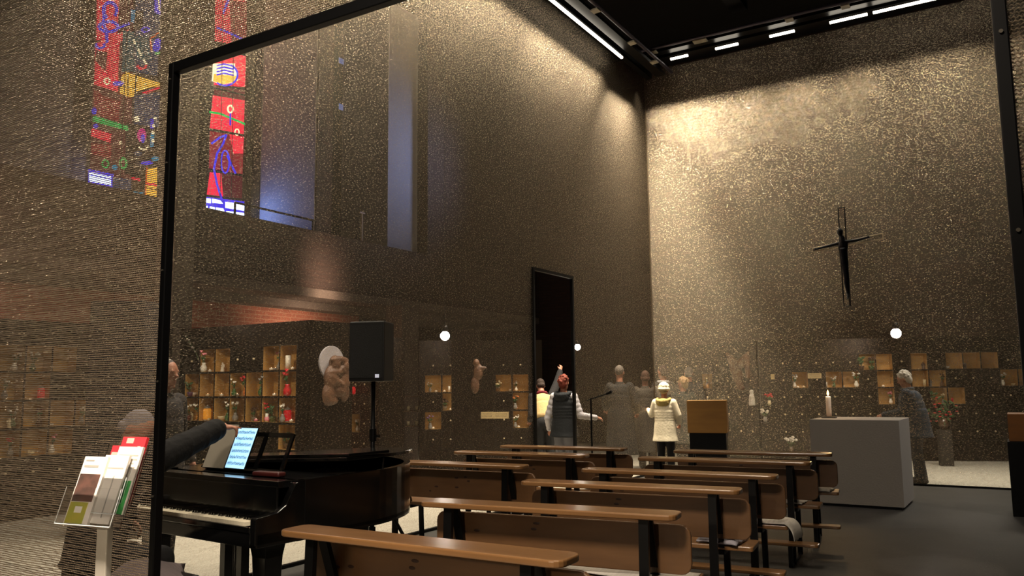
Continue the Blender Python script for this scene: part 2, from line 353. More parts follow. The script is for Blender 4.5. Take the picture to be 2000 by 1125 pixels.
for q in ([(174, 336), (217, 345), (217, 349), (174, 340)], [(174, 342), (217, 351), (217, 362), (174, 354)], [(173, 358), (216, 367), (216, 371), (173, 362)]): W.poly('w', q)
W.poly('n', [(220, 346), (256, 350), (256, 372), (220, 366)]); W.poly('y', [(286, 330), (307, 326), (306, 386), (284, 384)]); W.poly('r', [(284, 356), (306, 359), (306, 364), (284, 361)])
W.line('o', [(287, 326), (284, 386)], 2.5); W.line('k', [(285, 366), (306, 371)], 1.5); W.poly('r', [(256, 345), (274, 349), (274, 354), (258, 351)]); W.poly('c', [(258, 374), (280, 376), (282, 382), (260, 381)])
W.done(wr_)
wr_ = thing('window_2', None, None, (0, 0, 0)); wr_['kind'] = 'structure'
W = Win(-13.1); W.mb.mi = KEYS.index('k'); W.mb.box((-13.14, W2Y[0], 4.85), (-13.11, W2Y[1], 9.9))
W.poly('r', [(421, -40), (482, -40), (480, 92), (420, 80)]); W.poly('d', [(448, 0), (482, 4), (481, 90), (452, 84)]); W.poly('k', [(419, 84), (481, 98), (480, 108), (419, 92)])
W.poly('r', [(419, 94), (480, 110), (480, 170), (418, 166)]); W.poly('m', [(419, 168), (480, 176), (480, 196), (418, 184)])
W.poly('r', [(416, 186), (478, 196), (476, 262), (410, 250)]); W.poly('d', [(410, 256), (476, 266), (475, 340), (408, 332)]); W.poly('r', [(448, 262), (476, 268), (475, 300), (456, 300)])
W.poly('r', [(410, 336), (476, 344), (475, 388), (404, 380)]); W.poly('m', [(432, 338), (475, 344), (475, 388), (436, 384)])
W.line('b', [(424, 54), (452, 66), (476, 78)], 4); W.line('b', [(446, 0), (436, 26)], 4); W.line('k', [(421, 30), (480, 34)], 1)
W.poly('s', [(416, 124), (458, 124), (465, 158), (432, 166), (414, 158)]); W.poly('y', [(418, 144), (462, 148), (464, 158), (432, 165), (416, 158)])
for yy in (128, 134, 140, 146): W.line('b', [(424, yy), (438, yy-3), (456, yy+1)], 3)
W.ring('b', 440, 146, 24, 21, 3.5, -60, 130); W.line('k', [(412, 170), (478, 186)], 3)
W.line('g', [(406, 218), (430, 222), (478, 242)], 4); W.ring('s', 450, 213, 5, 7, 3); W.line('b', [(450, 222), (450, 244)], 3); W.ring('s', 463, 258, 4, 6, 2)
W.line('k', [(410, 252), (476, 264)], 3); W.line('k', [(409, 330), (476, 344)], 3); W.line('b', [(414, 280), (430, 268), (442, 264), (436, 280), (424, 300), (418, 330), (424, 360), (434, 392)], 4)
W.line('b', [(444, 304), (452, 322), (460, 338)], 4); W.ring('b', 440, 316, 8, 22, 3)
W.poly('b', [(400, 384), (480, 394), (479, 428), (400, 414)])
for q in ([(403, 387), (412, 388), (412, 397), (403, 396)], [(414, 388), (430, 391), (436, 398), (414, 396)], [(440, 394), (478, 399), (478, 412), (440, 406)], [(402, 402), (406, 402), (406, 413), (402, 412)],
          [(410, 403), (420, 405), (420, 416), (410, 414)], [(422, 405), (436, 407), (440, 416), (434, 419), (422, 416)], [(442, 412), (477, 416), (477, 425), (442, 419)]): W.poly('w', q)
for px in (436, 458): W.line('k', [(px, -40), (px-6, 384)], 1)
W.done(wr_)
# small square openings glowing blue in the dark recess
M_sq = mat('dusk_glass', '7084c0', .4, emit='6478b8', es=.55)
for i, (px, py) in enumerate(((668, 120), (718, 95), (668, 210), (719, 187), (596, 190))):
    x = -12.595; a, b = at(px-6, py-8, x=x), at(px+6, py+8, x=x); mb = MB()
    if i == 4:
        x = -12.0; c = at(px, py, x=x); r_ = thing('wall_light', 'small unlit frame fixed on the plaster reveal right of the second stained-glass window', 'frame', c)
        MB().box((-.02, -.09, -.16), (.02, .09, .16)).build('frame', M_bluepier, r_); continue
    r_ = thing('window_%d' % (i+3), None, None, (x, (a.y+b.y)/2, (a.z+b.z)/2)); r_['kind'] = 'structure'
    MB().box((-.01, -abs(b.y-a.y)/2, -abs(a.z-b.z)/2), (.01, abs(b.y-a.y)/2, abs(a.z-b.z)/2)).build('pane', M_sq, r_)
# gallery handrail and a pale pole on the parapet
r_ = MB().tube([(-11.1, 10.98, 4.62), (-11.1, 9.1, 4.62)], .02).tube([(-11.1, 9.1, 4.62), (-11.1, 9.1, 4.4)], .02).tube([(-11.1, 10.9, 4.62), (-11.1, 10.9, 4.4)], .02).build('handrail', STEEL)
tag(r_, 'thin dark handrail along the gallery in front of the blue-lit wall', 'handrail')
pz = at(706, 472, x=-11.1)
r_ = thing('gallery_pole', 'pale upright pole with a small cross-piece standing on the gallery parapet', 'pole', (-11.1, pz.y, 4.40))
M_pale = mat('pale_metal', 'a89c8c', .5)
MB().cone((0, 0, 0), (0, 0, .62), .03, .025).build('shaft', M_pale, r_); MB().bar((0, -.07, .60), (0, .07, .60), .04, .03).build('crosspiece', M_pale, r_)

# ------------------------------------------------------------------ curtains
X3 = -5.22; Y2 = 13.05; Y1 = 2.30
M_c3 = curtain_mat('bronze_curtain_left', 'Y', .34); M_c2 = curtain_mat('bronze_curtain_altar', 'X', .34)
def sheet_x(y0, y1, z0, z1): return MB().box((X3-.004, y0, z0), (X3, y1, z1))
def grid_sheet(mb, axis, c, a0, a1, z0, z1, n=1):
    v = [(c, a0, z0), (c, a1, z0), (c, a1, z1), (c, a0, z1)] if axis == 'x' else [(a0, c, z0), (a1, c, z0), (a1, c, z1), (a0, c, z1)]
    return mb.add(v, [(0, 1, 2, 3)])
DY0, DY1, DZ = 9.03, 10.08, 2.95
cl = MB(); grid_sheet(cl, 'x', X3, Y1, DY0, .01, 6.95); grid_sheet(cl, 'x', X3, DY1, Y2, .01, 6.95); grid_sheet(cl, 'x', X3, DY0, DY1, DZ, 6.95)
r_ = thing('metal_curtain', 'tall woven bronze mesh curtain on the left, with a doorway cut in it', 'curtain', (X3, Y1, 0)); o = cl.build('mesh', M_c3, r_); o.location = (-X3, -Y1, 0)
fr = MB().box((X3-.02, DY0-.04, .004), (X3+.02, DY0, DZ+.04)).box((X3-.02, DY1, .004), (X3+.02, DY1+.04, DZ+.04)).box((X3-.02, DY0, DZ), (X3+.02, DY1, DZ+.04))
o = fr.build('door_frame', STEEL, r_); o.location = (-X3, -Y1, 0)
o = MB().box((X3-.02, Y1, .004), (X3+.02, DY0-.04, .03)).box((X3-.02, DY1+.04, .004), (X3+.02, Y2, .03)).build('bottom_rail', STEEL, r_); o.location = (-X3, -Y1, 0)
c2 = MB(); grid_sheet(c2, 'y', Y2, X3, 4.2, .03, 6.95)
r_ = thing('metal_curtain', 'tall woven bronze mesh curtain at the far end, behind the crucifix and altar', 'curtain', (X3, Y2, 0)); o = c2.build('mesh', M_c2, r_); o.location = (-X3, -Y2, 0)
M_seam = mat('curtain_seam', '55493a', .4, .7)
o = MB().cone((X3, Y2, .03), (X3, Y2, 6.95), .012).build('corner_cable', M_seam, r_); o.location = (-X3, -Y2, 0)
o = MB().box((X3, Y2-.015, .004), (4.2, Y2+.015, .03)).build('bottom_rail', STEEL, r_); o.location = (-X3, -Y2, 0)
o = MB().box((X3, Y2+.02, -.003), (4.2, Y2+.05, .008)).build('threshold', mat('pale_threshold', 'cfc8b8', .4), r_); o.location = (-X3, -Y2, 0)  # added pale strip, paints the bright edge line of the lit outer floor
# near curtain: real woven rows (wavy wires) around the entrance opening
def woven(y, rects, pitch=.0104, period=.0125, amp=.0022, dep=.0026, rad=.0021):
    V = []; F = []; base = 0; rng = np.random.default_rng(3)
    for (x0, x1, z0, z1) in rects:
        nx = int((x1-x0)/(period/4)); xs = x0+np.arange(nx+1)*(period/4)
        for k in range(int((z1-z0)/pitch)):
            z = z0+(k+.5)*pitch; ph = rng.uniform(0, 6.28); t = 2*PI*xs/period+ph
            lf = np.sin(xs*rng.uniform(9, 16)+ph)*.0009+np.sin(xs*61+ph*3)*.0006
            cz = z+amp*np.sin(t)+lf; cy = y+dep*np.cos(t)+lf*1.5+np.sin(xs*3.1+z*1.7)*.006
            ring = []
            for a in (PI/2, PI/2+2*PI/3, PI/2+4*PI/3):
                ring.append(np.stack([xs, cy+rad*1.15*np.cos(a), cz+rad*np.sin(a)], 1))
            v = np.stack(ring, 1).reshape(-1, 3); V.append(v); m = len(xs)
            i = np.arange(m-1)[:, None]*3
            for q in range(3):
                r = (q+1) % 3; F.append(base+np.concatenate([i+q, i+3+q, i+3+r, i+r], 1))
            base += len(v)
    V = np.concatenate(V).astype(np.float32); F = np.concatenate(F).astype(np.int32)
    me = bpy.data.meshes.new('woven_mesh'); me.vertices.add(len(V)); me.vertices.foreach_set('co', V.ravel())
    me.loops.add(F.size); me.loops.foreach_set('vertex_index', F.ravel()); me.polygons.add(len(F))
    me.polygons.foreach_set('loop_start', np.arange(0, F.size, 4, dtype=np.int32)); me.polygons.foreach_set('use_smooth', np.ones(len(F), bool))
    me.update(calc_edges=True); me.validate(); return me
M_wire = mat('bronze_wire', '8a7a66', .38, .55, var=((3, 3, 40), '6b5c4b'))
OXL, OXR, OZ = -3.24, .012, 2.93
r_ = thing('metal_curtain', 'near woven metal mesh curtain around the wide entrance opening, wires clearly visible', 'curtain', (OXL, Y1, 0))
me = woven(Y1, [(-5.18, OXL-.03, .02, 4.62), (OXL-.03, 1.0, OZ+.06, 3.6), (OXR+.03, 1.0, .02, OZ+.06)])
me.materials.append(M_wire); o = bpy.data.objects.new('woven_mesh', me); C.objects.link(o); o.parent = r_; o.location = (-OXL, -Y1, 0)
up = MB(); grid_sheet(up, 'y', Y1, -5.2, OXL-.03, 4.62, 6.95); grid_sheet(up, 'y', Y1, OXL-.03, 1.0, 3.6, 6.95); grid_sheet(up, 'y', Y1, 1.0, 4.2, .02, 6.95)
o = up.build('upper_mesh', M_c2, r_); o.location = (-OXL, -Y1, 0)
fr = MB().box((OXL-.035, Y1-.02, .004), (OXL, Y1+.02, OZ+.05)).box((OXR, Y1-.02, .004), (OXR+.034, Y1+.02, OZ+.05)).box((OXL, Y1-.02, OZ), (OXR, Y1+.02, OZ+.05))
o = fr.build('opening_frame', STEEL, r_, bevel=.004); o.location = (-OXL, -Y1, 0)
for zz in (.5, 1.0, 1.5, 2.0, 2.5, 2.9):
    for a, b in (((OXL-.018, Y1-.02, zz), .004), ((OXR+.017, Y1-.02, zz-.18), .005)):
        o = MB().cone(a, (a[0], a[1]-.005, a[2]), b).build('screw_head', mat('bright_screw', '6a645a', .3, .8), r_); o.location = (-OXL, -Y1, 0)

# ------------------------------------------------------------------ ceiling tracks above the curtains
M_alu = mat('grey_aluminium', '4a4550', .4, .7); M_led = mat('led_white', 'fff4e0', .4, emit='fff2dc', es=9)
M_clamp = mat('pale_clamp', '8a8478', .6)
def track(name, label, p0, p1, inward, segs, clamps, tube_off=.36):
    p0, p1, inward = Vector(p0), Vector(p1), Vector(inward); d = (p1-p0).normalized()
    r = thing(name, label, 'light track', (p0+p1)/2); o = -(p0+p1)/2
    def put(mb, n, m): q = mb.build(n, m, r); q.location = o; return q
    put(MB().bar(p0-inward*.05+Vector((0, 0, .14)), p1-inward*.05+Vector((0, 0, .14)), .10, .16), 'rail', STEEL)
    put(MB().bar(p0+inward*.16+Vector((0, 0, .10)), p1+inward*.16+Vector((0, 0, .10)), .16, .05), 'cable_tray', STEEL)
    a = p0+inward*tube_off+Vector((0, 0, .10)); b = p1+inward*tube_off+Vector((0, 0, .10))
    put(MB().cone(a, b, .028), 'tube', M_alu)
    for t in clamps:
        c = p0+d*t; m = MB()
        put(MB().bar(c+inward*(tube_off-.10)+Vector((0, 0, .05)), c+inward*(tube_off+.01)+Vector((0, 0, .06)), .12, .02), 'clamp', M_clamp)
    for s0, s1 in segs:
        put(MB().bar(p0+d*s0, p0+d*s1, .035, .03), 'led_strip', M_led)
    return r
track('light_track', 'ceiling light track with one long glowing strip above the left curtain', (-5.02, 3.0, 6.68), (-5.02, 12.9, 6.68), (1, 0, 0), [(0.1, 8.62)], [5.6, 7.0, 8.3, 9.2])
track('light_track', 'ceiling light track with short glowing strips above the crucifix curtain', (-5.05, 12.62, 6.90), (4.0, 12.62, 6.90), (0, -1, 0),
      [(.48, .78), (1.25, 1.62), (2.12, 2.50), (3.02, 3.55), (3.63, 5.6)], [.3, 1.05, 1.15, 2.5, 3.3, 4.3])
r_ = MB().box((-5.25, 2.2, 7.0), (-5.08, 13.1, 7.12)).box((-5.25, 12.8, 7.0), (4.2, 13.1, 7.12)).build('ceiling_truss', STEEL)
tag(r_, 'black steel ring beam carrying the mesh curtains under the dark ceiling', 'beam')
beams = MB()
for x in (-3.6, -1.2, 1.2): beams.box((x, 2.3, 7.6), (x+.25, 13, 8.0))
for y in (4.5, 7.5, 10.5): beams.box((-5.2, y, 7.45), (4.2, y+.18, 7.62))
o = beams.build('ceiling_grid', mat('black_beam', '120f10', .8)); tag(o, 'dark crossing roof beams above the prayer room', 'beams')

# ------------------------------------------------------------------ pews
M_board = mat('honey_wood', '785635', .30, coat=.35, var=((1.2, 14, 14), '5c4126'), bump=(40, .06))
M_panel = mat('knotty_wood', '60442a', .38, coat=.25, var=((2.2, 5, 9), '48301b'), bump=(30, .06))
M_knot = mat('dark_knot', '2a140a', .5)
def rounded(x0, x1, y0, y1, c, n=4):
    pts = []
    for cx, cy, a in ((x1-c, y1-c, 0), (x0+c, y1-c, 90), (x0+c, y0+c, 180), (x1-c, y0+c, 270)):
        pts += [(cx+c*cos(radians(a+90*i/n)), cy+c*sin(radians(a+90*i/n))) for i in range(n+1)]
    return pts
def make_pew(L):
    h = L/2; r = thing('pew', None, 'pew')
    MB().prism(rounded(-h, h, 0, .19, .05), .790, .82).build('book_rest', M_board, r, bevel=.008, seg=3)
    mb = MB(); pts = rounded(-h-.005+.01, h+.03, .495, .745, .055)
    mb.T = Matrix.Translation((0, .215, 0)) @ Matrix(((1, 0, 0), (0, 0, 1), (0, 1, 0))).to_4x4()
    mb.prism(pts, -.012, .012); k = mb.build('backrest', M_panel, r, bevel=.006, seg=2)
    rr = random.Random(int(L*100))
    for q in range(7):
        x = rr.uniform(-h+.1, h-.1); z = rr.uniform(.54, .71); MB().ball((x, .2025, z), (rr.uniform(.010, .022), .0012, .008), 10, 6).build('knot', M_knot, k)
    MB().prism(rounded(-h+.02, h+.03, .235, .50, .02), .42, .45).build('seat', M_board, r, bevel=.006)
    MB().prism(rounded(-h+.02, h+.04, -.09, .04, .03), .165, .19).build('kneeler', M_board, r, bevel=.006)
    for s in (-1, 1):
        x = s*(h-.17)
        MB().bar((x, .05, .79), (x, .02, .01), .05, .026, up=(0, 1, 0)).build('leg', STEEL, r)
        MB().bar((x, .12, .79), (x, .26, .40), .05, .024, up=(0, 1, 0)).bar((x, .23, .405), (x, .47, .405), .05, .024).build('strut', STEEL, r)
        MB().bar((x, .43, .405), (x, .45, .01), .04, .024, up=(0, 1, 0)).build('leg', STEEL, r)
        MB().bar((x, -.10, .165), (x, -.10, .005), .035, .02, up=(0, 1, 0)).bar((x, -.11, .02), (x, .47, .02), .024, .02).bar((x, -.1, .158), (x, .03, .158), .03, .012).build('foot_bar', STEEL, r)
    return r
rows_r = [(2.69, 2.71, 'nearest pew in front of the camera, its wooden book rest filling the lower left'), (3.72, 3.90, 'second wooden pew from the front edge, right of the grand piano'),
          (4.82, 4.98, 'third wooden pew of the right-hand block, counted from the camera'), (5.73, 5.86, 'fourth pew of the right-hand block, white blanket hanging over its right end'),
          (6.84, 6.97, 'fifth pew of the right-hand block, second closest to the altar'), (7.72, 7.93, 'pew of the right-hand block closest to the altar and ambo')]
rows_l = [(5.62, 5.72, 'short pew directly behind the grand piano, lamp glare on its book rest'), (6.74, 6.84, 'middle pew of the short left-hand block behind the piano'), (7.60, 7.74, 'rearmost pew of the left-hand block, in front of the curtain doorway')]
pr = make_pew(1.46); pl = make_pew(1.42); pews = []
for (rows, proto, xl, xr) in ((rows_r, pr, -2.93, -1.47), (rows_l, pl, -4.87, -3.45)):
    for i, (ya, yb, lab) in enumerate(rows):
        o = proto if i == 0 else copy_tree(proto)
        o.location = ((xl+xr)/2, (ya+yb)/2, .002); o.rotation_euler = (0, 0, math.atan2(yb-ya, xr-xl)); o['label'] = lab; o['group'] = 'wooden pews with black steel frames'; pews.append(o)
# blankets and cushions left on the seats
M_cloth = mat('pale_blanket', 'b9b4ac', .95, bump=(90, .3), var=((60, 4, 4), 'a39e96')); M_cloth2 = mat('grey_cushion', '9c98a0', .95, bump=(60, .3))
def drape(name, label, cat, x0, x1, y0, y1, z, m, side=0, drop=.0, amp=.01, thick=.02, group=None):
    nx, ny = 26, 12; mb = MB(); vs = []
    for top in (1, 0):
        for i in range(nx):
            for j in range(ny):
                u, v = i/(nx-1), j/(ny-1); x = x0+(x1-x0)*u; y = y0+(y1-y0)*v
                zz = z+amp*(.6+sin(9*u+3*v)*.4+.4*sin(17*v+4*u)); fade = min(1, 6*min(u, 1-u, v, 1-v)+.25)
                if side and u > .8: k = (u-.8)/.2; zz -= drop*k**1.3; x -= (x1-x0)*.1*k*k
                vs.append((x, y+.01*sin(5*u), zz+(thick*fade if top else 0)))
    fs = []; n = nx*ny
    for i in range(nx-1):
        for j in range(ny-1):
            a = i*ny+j; fs.append((a, a+ny, a+ny+1, a+1)); fs.append((n+a, n+a+1, n+a+ny+1, n+a+ny))
    for i in range(nx-1): a = i*ny; fs.append((a, n+a, n+a+ny, a+ny)); a = i*ny+ny-1; fs.append((a, a+ny, n+a+ny, n+a))
    for j in range(ny-1): fs.append((j, j+1, n+j+1, n+j)); a = (nx-1)*ny+j; fs.append((a, n+a, n+a+1, a+1))
    o = mb.add(vs, fs).build(name, m, smooth=True); return tag(o, label, cat, group)
drape('seat_blanket', 'white ribbed blanket spread along the seat of the second pew', 'blanket', -2.5, -1.50, 4.05, 4.33, .4545, M_cloth, group='pale covers on the pews')
drape('seat_blanket', 'white ribbed blanket on the seat of the nearest pew, bottom centre', 'blanket', -2.25, -1.50, 2.93, 3.19, .4545, M_cloth, group='pale covers on the pews')
drape('seat_blanket', 'rumpled white blanket hanging off the right end of the fourth pew', 'blanket', -1.95, -1.36, 6.08, 6.36, .4545, M_cloth, 1, .11, .012, group='pale covers on the pews')
drape('seat_cushion', 'grey folded cushion on the seat of the third pew, right end', 'cushion', -1.82, -1.56, 5.18, 5.45, .4545, M_cloth2, thick=.05, group='pale covers on the pews')
drape('seat_blanket', 'small white cover on the seat of the fifth pew near its right end', 'blanket', -2.0, -1.60, 7.18, 7.44, .4545, M_cloth, group='pale covers on the pews')
drape('seat_blanket', 'small white cover on the seat of the pew closest to the altar', 'blanket', -1.85, -1.55, 8.10, 8.36, .4545, M_cloth, group='pale covers on the pews')
drape('seat_cushion', 'round grey cushion on the seat of the short pew behind the piano', 'cushion', -3.75, -3.5, 5.92, 6.16, .4545, M_cloth2, thick=.05, group='pale covers on the pews')

# ------------------------------------------------------------------ altar, candle, ambo, crucifix
M_altar = mat('pale_limestone', '8f8a84', .85, bump=(60, .15))
r_ = thing('altar', 'pale grey block altar standing free in front of the far curtain', 'altar', (-1.69, 10.9, .002), radians(-1))
MB().box((-.50, -.42, .03), (.50, .46, 1.02)).build('block', M_altar, r_, bevel=.004); MB().box((-.47, -.39, 0), (.47, .43, .03)).build('plinth', STEEL, r_)
M_wax = mat('white_wax', 'e8dfd0', .5, emit='ff9a50', es=.05); M_flame = mat('flame', 'ffd9a0', .5, emit='ffc070', es=14)
r_ = thing('altar_candle', 'lit white pillar candle on a small dark plate, standing on the altar', 'candle', (-2.05, 10.95, 1.022))
MB().box((-.085, -.06, 0), (.085, .06, .022)).build('candle_plate', mat('brushed_steel', '6b665e', .35, .8), r_, bevel=.003)
MB().lathe([(.031, .022), (.031, .26), (.026, .27), (.02, .265)], n=20).build('wax', M_wax, r_, smooth=True)
MB().cone((0, 0, .262), (0, 0, .285), .002).build('wick', STEEL, r_); MB().lathe([(.001, .278), (.010, .292), (.013, .308), (.008, .33), (.001, .352)], n=12).build('flame', M_flame, r_, smooth=True)
light('candle_glow', 'POINT', (-2.05, 10.95, 1.36), 7, (1, .62, .28), size=.03)
M_box = mat('ochre_wood', '9a7030', .5, var=((3, 3, 12), '85602a'), coat=.1)
r_ = thing('ambo', 'ochre wooden reading ambo with a slanted top on a black base, left of the altar', 'ambo', (-3.80, 11.5, .002), radians(14))
poly = [(-.22, 0), (.22, 0), (.22, .27), (.0, .43), (-.22, .43)]
mb = MB(); mb.T = Matrix(((0, 0, 1, 0), (-1, 0, 0, 0), (0, 1, 0, 0), (0, 0, 0, 1))) @ Matrix.Identity(4)
mb.T = Matrix(((0, 0, 1, 0), (1, 0, 0, 0), (0, 1, 0, 0), (0, 0, 0, 1)))
mb.prism([(-.22, .78), (.22, .78), (.22, 1.0), (.10, 1.235), (-.22, 1.235)], -.27, .27); mb.build('case', M_box, r_, bevel=.006)
MB().box((-.25, -.19, 0), (.25, .19, .78)).build('base', STEEL, r_)
# crucifix hung before the far curtain
M_iron = mat('dark_bronze', '0e1016', .35, .8); M_rod = mat('bright_rod', '8a7f6e', .3, .8)
r_ = thing('crucifix', 'thin metal rod crucifix with a dark slender figure, hung on the far curtain', 'crucifix', (-2.08, 12.95, 3.36))
def loop(mb, pts, r=.008):
    for a, b in zip(pts, pts[1:]+pts[:1]): mb.cone(a, b, r, n=8)
loop(up := MB(), [(-.045, 0, .74), (.045, 0, .74), (.045, 0, -.76), (-.045, 0, -.76)]); up.build('upright', M_iron, r_)
loop(up := MB(), [(-.44, 0, .16), (.56, -.06, .275), (.56, -.06, .195), (-.44, 0, .10)]); up.build('crossbeam', M_rod, r_)
fg = MB().ball((-.03, -.05, .36), (.045, .05, .065)).cone((-.01, -.04, .30), (.0, -.04, .20), .03, .05).ball((0, -.04, .14), (.075, .05, .12)).cone((0, -.04, .10), (.01, -.04, -.14), .06, .055)
fg.cone((.01, -.04, -.12), (.03, -.05, -.40), .05, .035).cone((.02, -.04, -.38), (.03, -.04, -.60), .04, .022).cone((.03, -.04, -.58), (.03, -.08, -.66), .024, .016)
fg.cone((0, -.04, .20), (-.20, -.04, .165), .032, .022).cone((-.20, -.04, .165), (-.38, -.02, .14), .022, .015).cone((0, -.04, .20), (.22, -.05, .21), .032, .022).cone((.2, -.05, .21), (.34, -.05, .235), .022, .016).ball((-.40, -.02, .14), .022).ball((.36, -.05, .24), .022)
fg.build('figure', M_iron, r_, remesh=.008)
for x in (-.045, .045): MB().cone((x, 0, .74), (x, 0, 3.66), .0008, n=6).build('hanging_wire', M_iron, r_)
# low black cabinet with a wooden body on it, at the right edge
r_ = thing('side_cabinet', 'black cabinet with an ochre wooden upper part, cut by the right edge of the photo', 'cabinet', (.22, 10.75, .002))
MB().box((-.36, -.2, 0), (.36, .35, .80)).build('base', STEEL, r_, bevel=.004); MB().box((-.34, -.16, .80), (.34, .33, 1.10)).build('case', mat('amber_wood', '7a4a12', .45, var=((3, 3, 12), '5c360c')), r_, bevel=.006)
# microphone stand
r_ = thing('microphone_stand', 'thin black microphone stand with a short boom beside the doorway curtain', 'microphone stand', (-4.62, 9.4, .002))
MB().cone((0, 0, .02), (0, 0, 1.30), .011).build('pole', STEEL, r_); MB().lathe([(.14, 0), (.14, .015), (.02, .03)], n=20).build('base', STEEL, r_)
MB().cone((-.06, 0, 1.27), (.22, .04, 1.36), .008).build('boom', STEEL, r_); MB().cone((.2, .037, 1.353), (.27, .047, 1.38), .018, .02).build('microphone', STEEL, r_)
# ------------------------------------------------------------------ grand piano
M_blk = mat('piano_black', '060606', .12, coat=.8); M_key = mat('ivory_key', 'd8cfb8', .35); M_gold = mat('iron_plate', '5a4018', .4, .7)
r_ = thing('grand_piano', 'black grand piano with its lid slightly raised, keyboard towards the near curtain', 'piano', (-3.63, 3.19, 0), radians(-4))
rim = [(0, .28), (0, .92), (-.07, 1.22), (-.2, 1.46), (-.40, 1.66), (-.68, 1.79), (-1.02, 1.83), (-1.32, 1.76), (-1.44, 1.6), (-1.46, 1.3), (-1.46, .28)]
def wall_ring(poly, t, z0, z1):
    mb = MB(); n = len(poly); c = Vector((sum(p[0] for p in poly)/n, sum(p[1] for p in poly)/n)); inn = [tuple(Vector(p)+(c-Vector(p)).normalized()*t) for p in poly]
    vs = [(x, y, z) for z in (z0, z1) for P in (poly, inn) for x, y in P]; q = lambda l, r, k: (l*2+r)*n+k % n
    fs = []
    for k in range(n): fs += [(q(0, 0, k), q(0, 0, k+1), q(1, 0, k+1), q(1, 0, k)), (q(0, 1, k+1), q(0, 1, k), q(1, 1, k), q(1, 1, k+1)), (q(1, 0, k), q(1, 0, k+1), q(1, 1, k+1), q(1, 1, k)), (q(0, 0, k+1), q(0, 0, k), q(0, 1, k), q(0, 1, k+1))]
    return mb.add(vs, fs)
def smooth_poly(p, it=2):
    for _ in range(it):
        q = []
        for i in range(len(p)):
            a, b = Vector(p[i]), Vector(p[(i+1) % len(p)])
            if (a-b).length > .5 or i in (): q += [tuple(a), tuple(b)] if False else [tuple(a*.9+b*.1), tuple(a*.1+b*.9)]
            else: q += [tuple(a*.75+b*.25), tuple(a*.25+b*.75)]
        p = q
    return p
rimS = [(0, .28)]+smooth_poly(rim, 2)[3:-2]+[(-1.46, .28)]
wall_ring(rimS, .05, .60, .93).build('rim', M_blk, r_)
MB().prism(rimS, .585, .62).build('bottom', M_blk, r_)
MB().prism([(x*.96-.03, .3+(y-.28)*.95) for x, y in rimS], .80, .815).build('iron_plate', M_gold, r_)
MB().box((-1.46, 0, .585), (0, .32, .665)).box((-1.41, -.012, .665), (-.05, .0, .70)).build('keybed', M_blk, r_, bevel=.006)
for x0 in (-.05, -1.46):
    mb = MB(); mb.T = Matrix(((0, 0, 1, x0), (1, 0, 0, 0), (0, 1, 0, 0), (0, 0, 0, 1)))
    mb.prism([(-.01, .60), (.34, .60), (.34, .93), (.30, .93), (.27, .915), (.24, .87), (.20, .80), (.14, .765), (.06, .755), (.0, .75), (-.01, .74)], 0, .05); mb.build('cheek', M_blk, r_, bevel=.005)
MB().box((-1.41, .17, .70), (-.05, .185, .90)).box((-1.41, .18, .89), (-.05, .64, .93)).build('fallboard', M_blk, r_, bevel=.004)
kw = 1.24/52
for k in range(52):
    MB().box((-1.345+k*kw, 0, .70), (-1.345+(k+1)*kw-.0012, .165, .722)).build('white_key', M_key, r_)
for k in range(51):
    if (k % 7) in (0, 2, 3, 5, 6): MB().box((-1.345+(k+1)*kw-.006, .06, .722), (-1.345+(k+1)*kw+.006, .165, .735)).build('black_key', M_blk, r_)
for nm, (x, y) in (('leg', (-.16, .20)), ('leg', (-1.30, .20)), ('leg', (-.85, 1.55))):
    mb = MB(); T = []
    for z, w_ in ((.06, .045), (.5, .062), (.585, .075)): T += [(x-w_, y-w_, z), (x+w_, y-w_, z), (x+w_, y+w_, z), (x-w_, y+w_, z)]
    mb.add(T, [(3, 2, 1, 0), (8, 9, 10, 11)]+[(4*i+a, 4*i+(a+1) % 4, 4*i+4+(a+1) % 4, 4*i+4+a) for i in (0, 1) for a in range(4)])
    mb.build(nm, M_blk, r_, bevel=.004)
    MB().cone((x, y-.02, .03), (x, y+.02, .03), .03, n=16).cone((x, y, .03), (x, y, .07), .012).build('caster', mat('brass', '8a6a2a', .3, .9), r_)
ly = MB().box((-.84, .36, .10), (-.79, .42, .585)).box((-.67, .36, .10), (-.62, .42, .585)).box((-.87, .33, .06), (-.59, .45, .12))
ly.cone((-.74, .39, .1), (-.74, .39, .58), .006).cone((-.72, .39, .1), (-.72, .39, .58), .006).build('pedal_lyre', M_blk, r_)
for x in (-.78, -.73, -.68): MB().box((x-.012, .24, .07), (x+.012, .36, .085)).build('pedal', mat('brass', '8a6a2a', .3, .9), r_)
# raised main lid with the front flap folded back on it
lp = [(x+(.02 if x > -.7 else -.02), y+.02) for x, y in rimS if y > .66]; lp = [(.02, .64)]+lp+[(-1.48, .64)]
mb = MB(); mb.T = Matrix.Translation((-1.47, 0, .935)) @ Matrix.Rotation(radians(-3.0), 4, 'Y') @ Matrix.Translation((1.47, 0, 0))
mb.prism(lp, 0, .022); mb.build('lid', M_blk, r_, bevel=.004)
mb = MB(); mb.T = Matrix.Translation((-1.47, 0, .935)) @ Matrix.Rotation(radians(-3.0), 4, 'Y') @ Matrix.Translation((1.47, 0, 0)); mb.box((-1.48, .66, .024), (.02, 1.02, .044)); mb.build('lid_flap', M_blk, r_, bevel=.004)
MB().cone((-.03, 1.0, .90), (-.02, 1.0, 1.005), .007).build('lid_prop', M_blk, r_)
